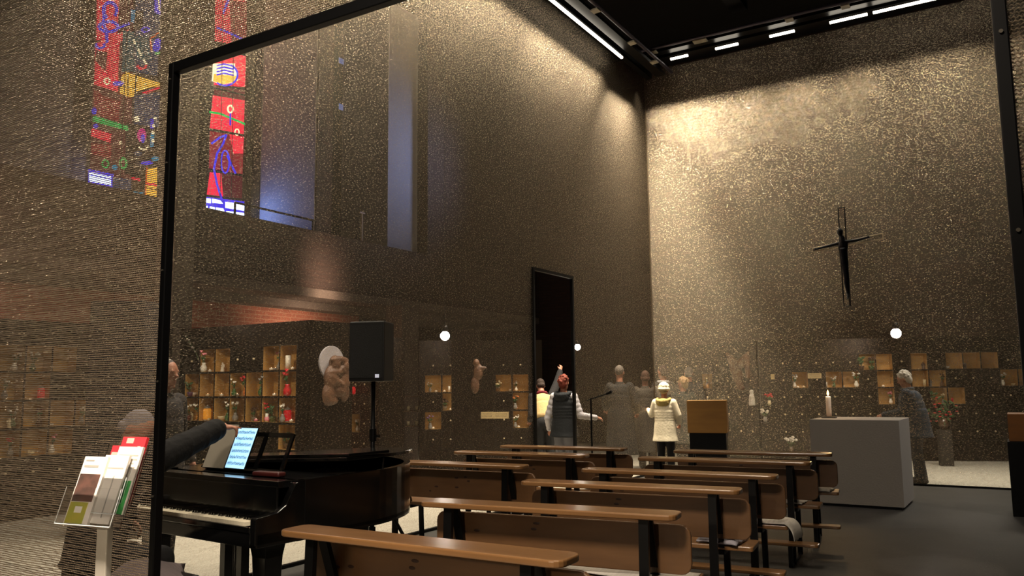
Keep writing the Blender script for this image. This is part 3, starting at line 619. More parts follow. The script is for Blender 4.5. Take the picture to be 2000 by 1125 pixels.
# music desk: an open frame leaning back
mb = MB(); mb.T = Matrix.Translation((0, .44, .932)) @ Matrix.Rotation(radians(-22), 4, 'X')
for a, b in (((-1.12, 0, .01), (-.36, 0, .01)), ((-1.12, 0, .25), (-.36, 0, .25)), ((-1.12, 0, 0), (-1.12, 0, .26)), ((-.36, 0, 0), (-.36, 0, .26)), ((-.62, 0, 0), (-.62, 0, .25)), ((-.86, 0, 0), (-.86, 0, .25))): mb.bar(a, b, .028, .014, up=(0, 1, 0))
mb.bar((-1.12, -.03, .0), (-.36, -.03, .0), .05, .012, up=(0, 0, 1)); mb.build('music_desk', M_blk, r_)
PT = Matrix.Translation((-3.63, 3.19, 0)) @ Matrix.Rotation(radians(-4), 4, 'Z')
# tablet with a score and a paper score beside it
M_scr = mat('lit_screen', 'a8d8f8', .3, emit='9fd4fb', es=1.15); M_ink = mat('score_ink', '30506c', .5, emit='5c86a8', es=.5); M_paper = mat('grey_paper', '8a8478', .8)
def desk_T(x, lift=0): return PT @ Matrix.Translation((x, .385+lift, .948)) @ Matrix.Rotation(radians(-22), 4, 'X')
r_ = thing('tablet', 'glowing tablet showing sheet music, leaning on the piano music desk', 'tablet'); r_.matrix_world = desk_T(-.755)
MB().box((-.105, 0, 0), (.105, .008, .285)).build('case', STEEL, r_, bevel=.003); MB().box((-.099, -.002, .007), (.099, -.0005, .278)).build('screen', M_scr, r_)
mb = MB(); rr = random.Random(5)
for k in range(6):
    z = .03+k*.042
    for q in range(5): mb.box((-.09, -.003, z+q*.0034), (.09, -.0022, z+q*.0034+.0011))
    for q in range(22): x = -.085+q*.0078; zz = z+rr.uniform(-.002, .014); mb.box((x, -.0034, zz), (x+.004, -.0024, zz+.004)); mb.box((x+.0035, -.0034, zz), (x+.0045, -.0024, zz+.011))
mb.build('score', M_ink, r_)
r_ = thing('sheet_music', 'grey paper sheet music leaning on the piano music desk behind the arm', 'sheet music'); r_.matrix_world = desk_T(-.985)
tag(MB().box((-.115, 0, 0), (.115, .004, .30)).build('sheet', M_paper, r_))
r_ = thing('case', 'small dark red pencil case lying on top of the piano case', 'case'); r_.matrix_world = PT @ Matrix.Translation((-.33, .33, .931)) @ Matrix.Rotation(radians(8), 4, 'Z')
MB().box((-.11, -.035, 0), (.11, .035, .03)).build('body', mat('oxblood_leather', '35100e', .4), r_, bevel=.012, seg=3); MB().box((-.118, -.012, .01), (-.11, .012, .02)).build('zip_pull', mat('bright_screw', 'b8b0a0', .3, .8), r_)
# piano bench and draped jacket
r_ = thing('piano_bench', 'black padded piano bench half hidden by the near post', 'bench', (-4.12, 2.76, .0), radians(-4))
MB().box((-.40, -.17, .42), (.40, .17, .50)).build('seat', STEEL, r_, bevel=.02, seg=3)
for x in (-.36, .36):
    for y in (-.14, .14): MB().box((x-.02, y-.02, .003), (x+.02, y+.02, .42)).build('leg', STEEL, r_)
M_jack = mat('mauve_grey_cloth', '5d5456', .95, bump=(40, .5), var=((8, 8, 2), '6e6466'))
mb = MB(); vs = []; fs = []; NX, NZ = 14, 12
for i in range(NX):
    for j in range(NZ):
        u, v = i/(NX-1), j/(NZ-1); ang = u*1.35*PI-.2; fold = .018*sin(u*16+v*3)
        x = .15+.20*sin(ang*.8)+fold+.05*v; y = -.22+.42*u; z = .56-.40*v+.03*sin(u*5)
        if v < .2: x = .02+.30*(v/.2)*sin(ang*.8)+.05
        vs.append((x, y, z))
for i in range(NX-1):
    for j in range(NZ-1): a = i*NZ+j; fs.append((a, a+NZ, a+NZ+1, a+1))
o = mb.add(vs, fs).build('draped_jacket', M_jack, smooth=True); o.location = (-4.02, 2.76, -.01); o.modifiers.new('thick', 'SOLIDIFY').thickness = .018
tag(o, 'mauve grey jacket draped over the piano bench beside the near post', 'jacket')
o = MB().tube([(-3.95, 4.2, .6), (-3.98, 4.3, .3), (-3.9, 4.35, .06), (-3.7, 4.5, .012), (-3.4, 4.9, .012)], .006).build('cable', STEEL, smooth=True); tag(o, 'black cable hanging in a loop under the piano', 'cable')

# ------------------------------------------------------------------ loudspeaker on its tripod
sx, sy = -4.63, 5.28
r_ = thing('speaker_stand', 'black tripod stand between piano tail and left curtain, carrying the loudspeaker', 'speaker stand', (sx, sy, 0))
MB().cone((0, 0, .22), (0, 0, 1.52), .02, n=14).build('pole', STEEL, r_, smooth=True); MB().cone((0, 0, 1.02), (0, 0, 1.12), .032).cone((0, 0, 1.06), (.07, 0, 1.06), .012).build('clamp', STEEL, r_)
for a in (20, 140, 262):
    a = radians(a); p = (.42*cos(a), .42*sin(a), .017)
    MB().cone((.03*cos(a), .03*sin(a), .66), p, .014).build('leg', STEEL, r_); MB().cone((.02*cos(a), .02*sin(a), .26), (.27*cos(a), .27*sin(a), .24), .009).build('brace', STEEL, r_)
MB().cone((0, 0, .60), (0, 0, .72), .035).cone((0, 0, .24), (0, 0, .32), .03).build('collar', STEEL, r_)
r_ = thing('loudspeaker', 'black loudspeaker on the tripod stand, seen behind the piano', 'loudspeaker', (sx, sy, 1.515), radians(16))
pts = [(-.16, -.14), (.16, -.14), (.12, .15), (-.12, .15)]
MB().prism(pts, 0, .50).build('cabinet', mat('speaker_black', '020203', .6), r_, bevel=.01); MB().box((-.15, -.146, .03), (.15, -.141, .47)).build('grille', mat('grille_black', '040405', .8, bump=(300, .6)), r_)
MB().box((.085, -.150, .03), (.12, -.147, .058)).build('badge', mat('badge_white', 'd8dcf0', .4, emit='d8dcf0', es=.35), r_)

# ------------------------------------------------------------------ leaflet stand in front of the near curtain
ST = thing('leaflet_stand', 'white pole stand with clear acrylic leaflet trays in front of the near curtain', 'leaflet stand', (-2.40, 1.52, 0), radians(9))
M_acr = mat('clear_acrylic', 'ffffff', .06, trans=1.0, ior=1.2); M_whitemetal = mat('white_metal', 'b0aaa0', .4, .1); M_edge = mat('acrylic_edge', 'd8dcdc', .25, emit='ffffff', es=0)
MB().box((-.022, -.012, .012), (.022, .012, 1.09)).build('pole', M_whitemetal, ST, bevel=.004); MB().lathe([(.17, 0), (.17, .008), (.03, .014)], n=28).build('base', M_whitemetal, ST)
tilt = Matrix.Rotation(radians(-19), 4, 'X')
trays = [(.0, -.05, 1.055, .225), (-.005, -.012, 1.085, .19), (-.01, .022, 1.112, .17)]
for x, y, z, wd in trays:
    mb = MB(); mb.T = Matrix.Translation((x, y, z)) @ tilt
    mb.box((-wd/2, 0, 0), (wd/2, .003, .19)); mb.box((-wd/2, -.035, 0), (wd/2, 0, .003)); mb.box((-wd/2, -.038, 0), (wd/2, -.035, .11)); mb.build('tray', M_acr, ST)
    mb = MB(); mb.T = Matrix.Translation((x, y, z)) @ tilt; mb.box((-wd/2, -.0385, -.0012), (wd/2, -.036, .0012)); mb.box((-wd/2-.0008, -.037, 0), (-wd/2+.0008, -.035, .11)); mb.box((wd/2-.0008, -.037, 0), (wd/2+.0008, -.035, .11)); mb.build('tray_edge', M_edge, ST)
STM = Matrix.Translation((-2.40, 1.52, 0)) @ Matrix.Rotation(radians(9), 4, 'Z')
M_white = mat('white_paper', 'e4ded6', .6); M_red = mat('red_paper', 'd8303a', .5); M_green = mat('green_print', '3c9a4e', .6); M_photo = mat('photo_print', '7a5348', .6, var=(22, '2e2a26')); M_yel = mat('yellow_print', 'b0a040', .6, var=(30, '8f9a3a')); M_grey = mat('grey_print', 'a8a49c', .6); M_pink = mat('pink_print', 'f0a8a0', .6)
def leaflet(name, label, x, y, z, base, blocks, n=4, group='leaflets in the acrylic stand', wd=.099, hh=.21):
    r = thing(name, label, 'leaflet', group=group); r.matrix_world = STM @ Matrix.Translation((x, y, z)) @ tilt
    MB().box((-wd/2, -.006-.0012*n, .004), (wd/2, -.003, hh)).build('pages', base, r)
    for k, (a, b, c, d, m) in enumerate(blocks):
        yy = -.006-.0012*n; MB().box((-wd/2+a*wd, yy-.0006-.0002*k, c*hh), (-wd/2+b*wd, yy-.0001, d*hh)).build('printed_area', m, r)
T1, T2, T3 = trays
leaflet('leaflet', 'white leaflet with a face photo above a yellow panel, front tray of the stand', -.055, -.05, 1.055, M_white, [(.04, .9, .34, .74, M_photo), (.04, .78, .03, .33, M_yel), (.1, .45, .93, .95, M_grey), (.1, .7, .84, .87, M_grey), (.3, .6, .18, .27, M_white)], n=6)
leaflet('leaflet', 'plain white leaflet stacked right of the face leaflet in the front tray', .02, -.040, 1.06, M_white, [(.1, .9, .8, .82, M_grey), (.6, .64, .1, .7, M_grey)], n=5)
leaflet('leaflet', 'white leaflet with grey text and a green lower half, middle tray of the stand', .045, -.014, 1.085, M_white, [(.05, .95, 0.02, .5, M_green), (.1, .9, .86, .88, M_grey), (.1, .9, .80, .82, M_grey), (.1, .8, .74, .76, M_grey), (.1, .9, .68, .70, M_grey)], n=4)
leaflet('leaflet', 'red leaflet peeking out left behind the green one in the middle tray', .0, -.002, 1.087, M_red, [(.05, .5, .85, .9, M_pink)], n=2)
leaflet('leaflet', 'red leaflet with two pale title lines, highest and rearmost tray of the stand', .025, .020, 1.112, M_red, [(.1, .85, .80, .86, M_pink), (.1, .7, .70, .76, M_pink), (.2, .5, .90, .98, M_pink), (.1, .9, .2, .5, M_pink)], n=6)

# ------------------------------------------------------------------ columbarium walls
M_bronze = mat('bronze_panel', '241c14', .36, .75, var=((9, 9, 1.2), '18120d'), bump=(24, .12))
M_brass = mat('brass_lining', 'c29a5c', .45, .25, var=((6, 6, 10), 'a47f46')); M_knob = mat('knob_metal', 'c8b898', .35, .4)
PITCH, RP = .31, .332; ROWZ = [1.85, 1.525, 1.20, .87, .54]; ROWN = ['top', 'second', 'third', 'fourth', 'bottom']
knob_mesh = MB().lathe([(.006, 0), (.016, .004), (.016, .016), (.008, .022)], n=10).build('k', M_knob); KM = knob_mesh.data; bpy.data.objects.remove(knob_mesh)
PAN = {}
class Panel:
    def __init__(s, key, p0, p1, ref, opens, label, depth=.5, knobs=True, ztop=2.3, name='columbarium_wall'):
        s.p0 = Vector((p0[0], p0[1], 0)); p1 = Vector((p1[0], p1[1], 0)); s.L = (p1-s.p0).length; s.d = (p1-s.p0)/s.L
        s.n = Vector((s.d.y, -s.d.x, 0)); s.label = label; PAN[key] = s
        rz = math.atan2(s.d.y, s.d.x); r = s.r = thing(name, label, 'columbarium', s.p0, rz); s.M = Matrix.Translation(s.p0) @ Matrix.Rotation(rz, 4, 'Z')
        s.off = 0
        if ref: s.off = (s.hit(*ref)[0]-PITCH/2) % PITCH
        s.op = sorted({s.cell(*q) for q in opens}); n = int((s.L-s.off+.001)//PITCH); s.ncol = n
        s.op = [q for q in s.op if 0 <= q[0] < n]
        D = depth; fr = MB(); g = .012
        xs = sorted({0, s.L, *[v for c in range(n) for v in (s.off+c*PITCH+g, s.off+(c+1)*PITCH-g)]}); zs = sorted({.004, ztop, *[v for z in ROWZ for v in (z-.150, z+.150)]})
        ops = [(s.off+c*PITCH, ROWZ[rw]) for c, rw in s.op]
        for a, b in zip(xs, xs[1:]):
            for c, d in zip(zs, zs[1:]):
                mx, mz = (a+b)/2, (c+d)/2
                if any(o[0]+g < mx < o[0]+PITCH-g and abs(mz-o[1]) < .15 for o in ops): continue
                fr.add([(a, 0, c), (b, 0, c), (b, 0, d), (a, 0, d)], [(0, 1, 2, 3)])
        fr.add([(0, 0, .004), (0, D, .004), (0, D, ztop), (0, 0, ztop), (s.L, 0, .004), (s.L, D, .004), (s.L, D, ztop), (s.L, 0, ztop)], [(0, 3, 2, 1), (4, 5, 6, 7), (1, 2, 6, 5), (3, 7, 6, 2)])
        fr.build('front_panel', M_bronze, r)
        if knobs:
            # seams between closed doors
            sm = MB()
            for c in range(n+1): sm.box((s.off+c*PITCH-.003, -.0015, .38), (s.off+c*PITCH+.003, -.0002, 2.01))
            for z in ROWZ+[.54-RP]: sm.box((s.off, -.0014, z+.16), (s.off+n*PITCH, -.0003, z+.166))
            sm.build('door_seam', mat('seam_dark', '15100c', .6), r)
        for (x, z) in ops:
            a, b, c, d = x+g, x+PITCH-g, z-.15, z+.15; e = .18
            MB().add([(a, 0, c), (b, 0, c), (b, 0, d), (a, 0, d), (a, e, c), (b, e, c), (b, e, d), (a, e, d)], [(4, 5, 6, 7), (0, 1, 5, 4), (3, 7, 6, 2), (0, 4, 7, 3), (1, 2, 6, 5)]).build('niche', M_brass, r)
        if knobs:
            k = 0
            for c in range(n):
                for rw in range(5):
                    if (c, rw) in s.op or k >= 98: continue
                    o = bpy.data.objects.new('knob', KM); C.objects.link(o); o.parent = r; o.location = (s.off+(c+.5)*PITCH, -.002, ROWZ[rw]+.0); o.rotation_euler = (PI/2, 0, 0); k += 1
    def hit(s, px, py, inset=0):
        r_ = ray(px, py); o = Vector((0, 0, CAM_H)); q = s.p0-s.n*inset; t = (q-o).dot(s.n)/r_.dot(s.n); h = o+r_*t
        return (h-s.p0).dot(s.d), h.z
    def cell(s, px, py):
        a, z = s.hit(px, py); return int((a-s.off)//PITCH), min(range(5), key=lambda i: abs(ROWZ[i]-z))
ORD = ['first', 'second', 'third', 'fourth', 'fifth', 'sixth', 'seventh', 'eighth', 'ninth', 'tenth', 'eleventh', 'twelfth']
Apts = [(c, 750) for c in (372, 400, 430, 463, 497, 530, 562)]+[(c, 803) for c in (368, 398, 430, 462, 496, 529, 562)]+[(406, 705), (434, 705), (532, 705), (564, 703), (560, 850)]
Panel('A', (-9.85, 7.22), (-7.35, 7.20), (562, 750), Apts, 'dark bronze niche wall full of flowers and lights behind the piano')
Panel('As', (-7.325, 7.21), (-7.325, 7.95), None, [], 'narrow dark closed side of the niche wall, carrying the carved relief', depth=.02, knobs=False, name='columbarium_side')
Panel('L', (-9.86, 3.0), (-9.86, 7.1), (75, 730), [(10, 735), (45, 735), (70, 735), (100, 735), (30, 790), (80, 788), (105, 788), (160, 790), (60, 840), (20, 842), (100, 842), (25, 705), (60, 707), (150, 728)], 'niche wall at the far left, seen only through the near curtain', knobs=True)
Panel('B', (-10.2, 10.75), (-8.95, 10.35), (677, 793), [(677, 790), (695, 830)], 'pale-topped bronze niche wall between the carved relief and the loudspeaker')
Panel('M1', (-9.1, 11.62), (-8.5, 12.1), (846, 752), [(846, 750), (872, 750), (874, 786), (846, 820)], 'small niche wall under the left spotlight')
Panel('M2', (-7.45, 10.3), (-7.08, 10.56), None, [], 'tall closed bronze pillar left of the doorway, with a carved figure at its edge', depth=.4, knobs=False, ztop=2.36, name='columbarium_pillar')
Panel('M3', (-8.3, 12.3), (-7.35, 12.98), (950, 748), [(948, 748), (976, 748), (1003, 748), (948, 785), (1003, 785), (1003, 822), (948, 712)], 'niche wall just left of the curtain doorway, with two paper signs')
Panel('C1', (-7.4, 17.8), (-4.3, 16.05), (1255, 745), [(1150, 750), (1250, 745), (1375, 742)], 'long dark niche wall behind the group of people', ztop=2.3)
Panel('R', (-4.25, 16.06), (.75, 18.14), (1898, 704), [(1497, 712), (1562, 742), (1622, 742), (1652, 742), (1682, 712), (1712, 712), (1714, 742), (1779, 706), (1812, 740), (1847, 740), (1748, 775), (1817, 771), (1852, 771), (1849, 705), (1882, 704), (1918, 704), (1960, 738), (1990, 738)],
      'long bronze niche wall behind the altar, lit by the right spotlight')
# dark steel cabinet standing before the far-left niche wall
r_ = thing('steel_cabinet', 'tall plain dark cabinet at the far left, seen through the near curtain', 'cabinet', (-7.9, 5.1, 0), radians(30)); MB().box((-.28, -.15, .004), (.3, .3, 2.38)).build('body', mat('cabinet_navy', '15151b', .6), r_, bevel=.01); MB().box((-.27, -.157, .05), (.29, -.151, 2.33)).build('door', mat('cabinet_navy', '15151b', .6), r_)

# ------------------------------------------------------------------ niche contents
M_stem = mat('stem_green', '2c4a24', .7); M_leaf = mat('leaf_green', '33522a', .7)
COL = {'white': 'd8d2c4', 'pink': 'e08a98', 'red': 'b01a20', 'dark red': '5c1018', 'orange': 'c06a2c', 'yellow': 'd0a83c', 'purple': '6a4a78', 'grey': '7a7670', 'green': '3c5a34', 'cream': 'd4c49c', 'brown': '4a3424', 'amber': 'd08a2c'}
def cm(c): return mat('petal_'+c.replace(' ', '_'), COL[c], .6)
def gm(c): return mat('glaze_'+c.replace(' ', '_'), COL[c], .3, coat=.4)
def bouquet(r, col, h0, h, wd, seed, n=5, lean=0):
    rr = random.Random(seed); st = MB(); bl = MB(); lf = MB()
    for k in range(n):
        a = rr.uniform(0, 6.28); q = wd*rr.uniform(.25, 1); x, y, z = q*cos(a)+lean, -.02+q*.6*sin(a), h0+h*rr.uniform(.55, 1)
        st.tube([(0, 0, h0*.5), (x*.5, y*.5, h0+(z-h0)*.5), (x, y, z)], .0022, 5); R = wd*.30
        bl.ball((x, y, z), R*.55, 8, 6)
        for p in range(6):
            b = 2*PI*p/6; bl.ball((x+R*.6*cos(b), y+R*.45*sin(b), z+R*.35*sin(b*2)), (R*.5, R*.35, R*.42), 7, 5)
        lf.ball((x*.6, y*.6-.004, h0+(z-h0)*.5), (.018, .004, .012), 7, 5, Matrix.Rotation(rr.uniform(-1, 1), 3, 'Y'))
    st.build('stem', M_stem, r); bl.build('blossom', cm(col), r, smooth=True); lf.build('leaf', M_leaf, r, smooth=True)
def item(kind, pan, px, py, col='white', col2='white', sc_=1.0, inset=.10, extra=''):
    P = PAN[pan]; s_, z_ = P.hit(px, py, inset); c = int((s_-P.off)//PITCH); rw = min(range(5), key=lambda i: abs(ROWZ[i]-z_))
    if (c, rw) not in P.op:   # keep the thing inside the closest open niche
        c, rw = min(P.op, key=lambda q: (q[0]-c)**2+4*(q[1]-rw)**2); s_ = min(max(s_, P.off+c*PITCH+.05), P.off+(c+1)*PITCH-.05)
    lim = .055 if kind not in ('tealight', 'figurine', 'candle') else .03; s_ = min(max(s_, P.off+c*PITCH+lim), P.off+(c+1)*PITCH-lim)
    row = [q[0] for q in P.op if q[1] == rw]; k = row.index(c); where = ('%s open niche of %s row' % (ORD[k], ROWN[rw]))
    wall = {'A': 'behind piano', 'L': 'at far left', 'B': 'beside loudspeaker', 'M1': 'under left spotlight', 'M3': 'beside doorway', 'C1': 'behind people', 'R': 'behind altar'}[pan]
    loc = P.M @ Vector((s_, inset, ROWZ[rw]-.1495)); rz = math.atan2(P.d.y, P.d.x); seed = int(px*7+py); S = sc_
    look, cat, name, grp = {'vase': (f'{col2} vase with {col} flowers', 'vase', 'flower_vase', 'flower vases in the niches'), 'candle': (f'{col} pillar candle', 'candle', 'pillar_candle', 'candles in the niches'),
        'lantern': (f'{col} grave lantern with a lid', 'lantern', 'grave_lantern', 'grave lanterns in the niches'), 'tealight': (f'small {col} tea light', 'candle', 'tea_light', 'candles in the niches'),
        'figurine': (f'{col} figurine', 'figurine', 'figurine', 'figurines in the niches'), 'frame': (f'small {col} picture frame', 'picture frame', 'picture_frame', 'frames in the niches'),
        'pot': (f'{col2} pot with {col} plant', 'plant', 'potted_plant', 'potted plants in the niches'), 'bowl': (f'{col} round bowl', 'bowl', 'bowl', 'bowls in the niches')}[kind]
    r = thing(name, f'{look}, {where}, {wall}', cat, loc, rz, grp); r.scale = (S, S, S)
    if kind == 'vase':
        MB().lathe([(.022, 0), (.034, .02), (.036, .05), (.018, .085), (.024, .10)], n=14).build('vase', gm(col2), r, smooth=True); bouquet(r, col, .10, .13, .06, seed)
    elif kind == 'pot':
        MB().lathe([(.03, 0), (.042, .055), (.045, .06)], n=14).build('pot', gm(col2), r, smooth=True); bouquet(r, col, .06, .13, .07, seed, 8)
    elif kind == 'candle':
        MB().lathe([(.026, 0), (.026, .13), (.02, .133)], n=16).build('wax', cm(col), r, smooth=True); MB().cone((0, 0, .13), (0, 0, .145), .0015, n=6).build('wick', STEEL, r)
    elif kind == 'lantern':
        lit = mat('lantern_glass_'+col, COL[col], .2, emit=COL[col], es=.55); MB().lathe([(.036, .008), (.040, .03), (.040, .11), (.032, .125)], n=16).build('glass', lit, r, smooth=True)
        MB().lathe([(.038, 0), (.038, .01)], n=16).lathe([(.036, .125), (.03, .14), (.008, .15), (.008, .158)], n=16).build('lid', gm('grey'), r, smooth=True)
    elif kind == 'tealight':
        MB().lathe([(.024, 0), (.026, .03), (.022, .03), (.02, .012)], n=14).build('cup', gm(col), r, smooth=True)
        MB().lathe([(.002, .014), (.006, .022), (.004, .032), (.001, .04)], n=8).build('flame', mat('niche_flame', 'ffd0a0', .5, emit='ffd8a8', es=3), r)
    elif kind == 'figurine':
        MB().lathe([(.026, 0), (.022, .03), (.016, .06), (.020, .075), (.008, .088)], n=14).ball((0, 0, .10), .014).ball((-.018, .006, .07), (.016, .005, .024)).ball((.018, .006, .07), (.016, .005, .024)).build('figure', gm(col), r, remesh=.003)
    elif kind == 'frame':
        MB().box((-.03, 0, 0), (.03, .008, .085)).build('frame', gm(col), r); MB().box((-.019, -.001, .014), (.019, 0, .07)).build('picture', gm('brown'), r); MB().bar((0, .006, .07), (0, .04, .002), .01, .004).build('stay', gm('grey'), r)
    elif kind == 'bowl':
        MB().lathe([(.02, 0), (.04, .02), (.05, .05), (.045, .052), (.03, .02)], n=16).build('bowl', gm(col), r, smooth=True)
I = item
I('vase', 'A', 398, 705, 'pink', 'white', 1.25, .02, ' hanging out'); I('tealight', 'A', 410, 718, 'white'); I('figurine', 'A', 434, 715, 'white', sc_=1.1); I('pot', 'A', 425, 715, 'brown', 'brown')
I('tealight', 'A', 520, 717, 'white'); I('tealight', 'A', 538, 717, 'grey'); I('vase', 'A', 550, 710, 'dark red', 'grey', 1.0, .05); I('candle', 'A', 563, 708, 'white', sc_=1.35, inset=.06); I('tealight', 'A', 571, 718, 'white')
I('pot', 'A', 362, 765, 'green', 'purple', 1.0, .05); I('bowl', 'A', 377, 770, 'white'); I('lantern', 'A', 396, 765, 'orange', sc_=1.0); I('tealight', 'A', 406, 770, 'cream'); I('tealight', 'A', 430, 773, 'white')
I('vase', 'A', 452, 765, 'white', 'green', .95, .03); I('tealight', 'A', 462, 772, 'white'); I('vase', 'A', 484, 768, 'red', 'orange', 1.1, .05); I('pot', 'A', 492, 770, 'orange', 'red', .9, .12)
I('vase', 'A', 516, 768, 'grey', 'green', 1.2, .04); I('candle', 'A', 523, 770, 'cream', sc_=.5); I('tealight', 'A', 536, 772, 'white'); I('vase', 'A', 561, 768, 'red', 'red', 1.45, .02, ' and a large bouquet'); I('tealight', 'A', 550, 772, 'white')
I('pot', 'A', 357, 822, 'white', 'dark red', 1.1, .03); I('figurine', 'A', 371, 822, 'cream'); I('vase', 'A', 390, 822, 'white', 'amber', 1.1, .05); I('lantern', 'A', 400, 822, 'amber', sc_=1.3); I('tealight', 'A', 407, 825, 'cream')
I('bowl', 'A', 430, 824, 'cream', sc_=1.2); I('vase', 'A', 445, 820, 'white', 'green', 1.1, .03); I('vase', 'A', 456, 820, 'white', 'grey', 1.1, .06); I('pot', 'A', 490, 822, 'brown', 'grey', .9); I('tealight', 'A', 500, 824, 'pink')
I('vase', 'A', 517, 820, 'red', 'pink', 1.0, .05); I('candle', 'A', 521, 822, 'white', sc_=.8, inset=.04); I('pot', 'A', 532, 822, 'green', 'green', 1.1, .08); I('vase', 'A', 549, 822, 'white', 'grey', 1.0, .02)
I('lantern', 'A', 559, 820, 'red', sc_=1.2); I('tealight', 'A', 569, 824, 'white'); I('pot', 'A', 552, 866, 'green', 'brown', 1.1)
for a in ((10, 745, 'vase', 'white', 'grey'), (64, 712, 'vase', 'white', 'green'), (28, 712, 'vase', 'white', 'white'), (150, 735, 'lantern', 'red', 'red'), (100, 735, 'tealight', 'orange', ''), (30, 795, 'vase', 'white', 'green'), (78, 795, 'vase', 'dark red', 'brown'), (102, 800, 'tealight', 'white', ''),
          (20, 800, 'figurine', 'cream', ''), (160, 795, 'vase', 'white', 'grey'), (22, 848, 'vase', 'red', 'grey'), (62, 850, 'bowl', 'cream', ''), (102, 850, 'vase', 'pink', 'white')): I(a[2], 'L', a[0], a[1], a[3], a[4] or 'white')
I('figurine', 'B', 675, 804, 'white', sc_=1.0); I('vase', 'B', 694, 830, 'white', 'white', 1.0)
I('vase', 'M1', 840, 760, 'white', 'grey', .8); I('tealight', 'M1', 852, 765, 'white'); I('candle', 'M1', 877, 762, 'white', sc_=.8); I('tealight', 'M1', 868, 764, 'white'); I('pot', 'M1', 864, 792, 'brown', 'grey', 1.1); I('tealight', 'M1', 880, 798, 'white')
I('vase', 'M1', 840, 825, 'purple', 'grey', 1.1, .03); I('tealight', 'M1', 846, 833, 'white')
I('frame', 'M3', 945, 760, 'white', sc_=1.0); I('figurine', 'M3', 956, 760, 'white', sc_=.7); I('tealight', 'M3', 998, 762, 'white'); I('vase', 'M3', 1008, 760, 'white', 'white', .8); I('vase', 'M3', 948, 790, 'cream', 'grey', 1.1); I('vase', 'M3', 995, 790, 'orange', 'grey', 1.1, .04); I('bowl', 'M3', 1008, 795, 'pink', sc_=.7)
I('vase', 'M3', 994, 820, 'white', 'grey', 1.0, .03); I('tealight', 'M3', 1013, 833, 'white'); I('pot', 'M3', 945, 722, 'cream', 'brown', 1.0)
I('candle', 'C1', 1137, 757, 'white'); I('vase', 'C1', 1152, 757, 'yellow', 'amber', 1.1); I('candle', 'C1', 1377, 752, 'grey')
I('vase', 'R', 1491, 717, 'white', 'white', 1.0, .05); I('tealight', 'R', 1481, 722, 'white'); I('candle', 'R', 1499, 718, 'grey'); I('vase', 'R', 1511, 717, 'grey', 'brown', 1.1); I('tealight', 'R', 1505, 722, 'white')
I('tealight', 'R', 1558, 754, 'white'); I('tealight', 'R', 1570, 754, 'cream'); I('candle', 'R', 1612, 753, 'white', sc_=.8); I('vase', 'R', 1629, 752, 'white', 'green', .9); I('tealight', 'R', 1645, 755, 'white')
I('pot', 'R', 1674, 720, 'green', 'brown', 1.3, .03); I('pot', 'R', 1702, 720, 'brown', 'green', 1.3, .03); I('vase', 'R', 1706, 752, 'white', 'white', 1.2, .03); I('tealight', 'R', 1725, 754, 'white'); I('vase', 'R', 1746, 785, 'pink', 'white', 1.0)
I('candle', 'R', 1806, 752, 'cream'); I('figurine', 'R', 1817, 752, 'grey', sc_=1.2); I('vase', 'R', 1842, 752, 'brown', 'brown', 1.0); I('pot', 'R', 1822, 783, 'green', 'brown', 1.2, .04); I('candle', 'R', 1860, 784, 'red', sc_=.8); I('vase', 'R', 1848, 784, 'cream', 'grey', .8)
I('figurine', 'R', 1838, 716, 'brown', sc_=1.2); I('bowl', 'R', 1850, 716, 'white', sc_=.9); I('frame', 'R', 1881, 716, 'grey', sc_=1.2); I('vase', 'R', 1945, 748, 'white', 'white', 1.1, .04); I('bowl', 'R', 1983, 750, 'cream', sc_=.7)
# things hung on or standing before the niche walls
def on_panel(pan, px, py, out=.02): P = PAN[pan]; s_, z_ = P.hit(px, py); return P.M @ Vector((s_, -out, z_)), math.atan2(P.d.y, P.d.x)
M_sign = mat('cream_card', 'a8946a', .7); M_txt = mat('sign_text', '5a4c34', .7)
for pan, px, py, wd, hh, lab in (('M3', 950, 811, .27, .12, 'cream paper sign below the niches left of the doorway, left one of two'), ('M3', 979, 811, .27, .12, 'cream paper sign below the niches left of the doorway, right one of two'), ('R', 1591, 734, .25, .10, 'narrow cream sign between two niches behind the altar candle'),
                                 ('R', 1509, 736, .07, .10, 'small pale card below the leftmost niche of the long wall behind the altar'), ('B', 679, 707, .15, .15, 'square cream note on the niche wall beside the loudspeaker')):
    p, rz = on_panel(pan, px, py, .006); r = thing('sign', lab, 'sign', p, rz, 'paper signs on the niche walls'); MB().box((-wd/2, 0, -hh/2), (wd/2, .004, hh/2)).build('card', M_sign, r)
    mb = MB()
    for k in range(3): mb.box((-wd*.4, -.001, hh*(.22-.22*k)), (wd*.38, -.0002, hh*(.26-.22*k)))
    mb.build('text_line', M_txt, r)
M_wood = mat('carved_wood', '6a4a34', .55, var=(9, '3c261a'), bump=(30, .8)); M_stone = mat('halo_plaster', '9a9496', .8, bump=(20, .5))
p, rz = on_panel('As', 645, 735, .05); r = thing('carved_relief', 'carved wooden relief of embracing figures in front of a pale round disc', 'sculpture', p, rz)
mb = MB(); mb.cone((-.02, .03, .17), (-.02, -.0, .17), .21, n=28); mb.build('disc', M_stone, r)
g = MB()
for c, q in (((-.06, -.08, .16), (.08, .07, .10)), ((.09, -.09, .12), (.07, .07, .10)), ((-.10, -.07, -.02), (.12, .07, .16)), ((.10, -.07, -.05), (.11, .08, .15)), ((-.14, -.06, -.22), (.10, .06, .15)), ((.04, -.08, -.17), (.10, .07, .09)), ((.14, -.06, -.20), (.08, .05, .12)), ((-.02, -.11, .05), (.16, .04, .04)), ((.0, -.1, .20), (.17, .05, .05)), ((-.1, -.06, -.30), (.13, .05, .06))): g.ball(c, q, 12, 8)
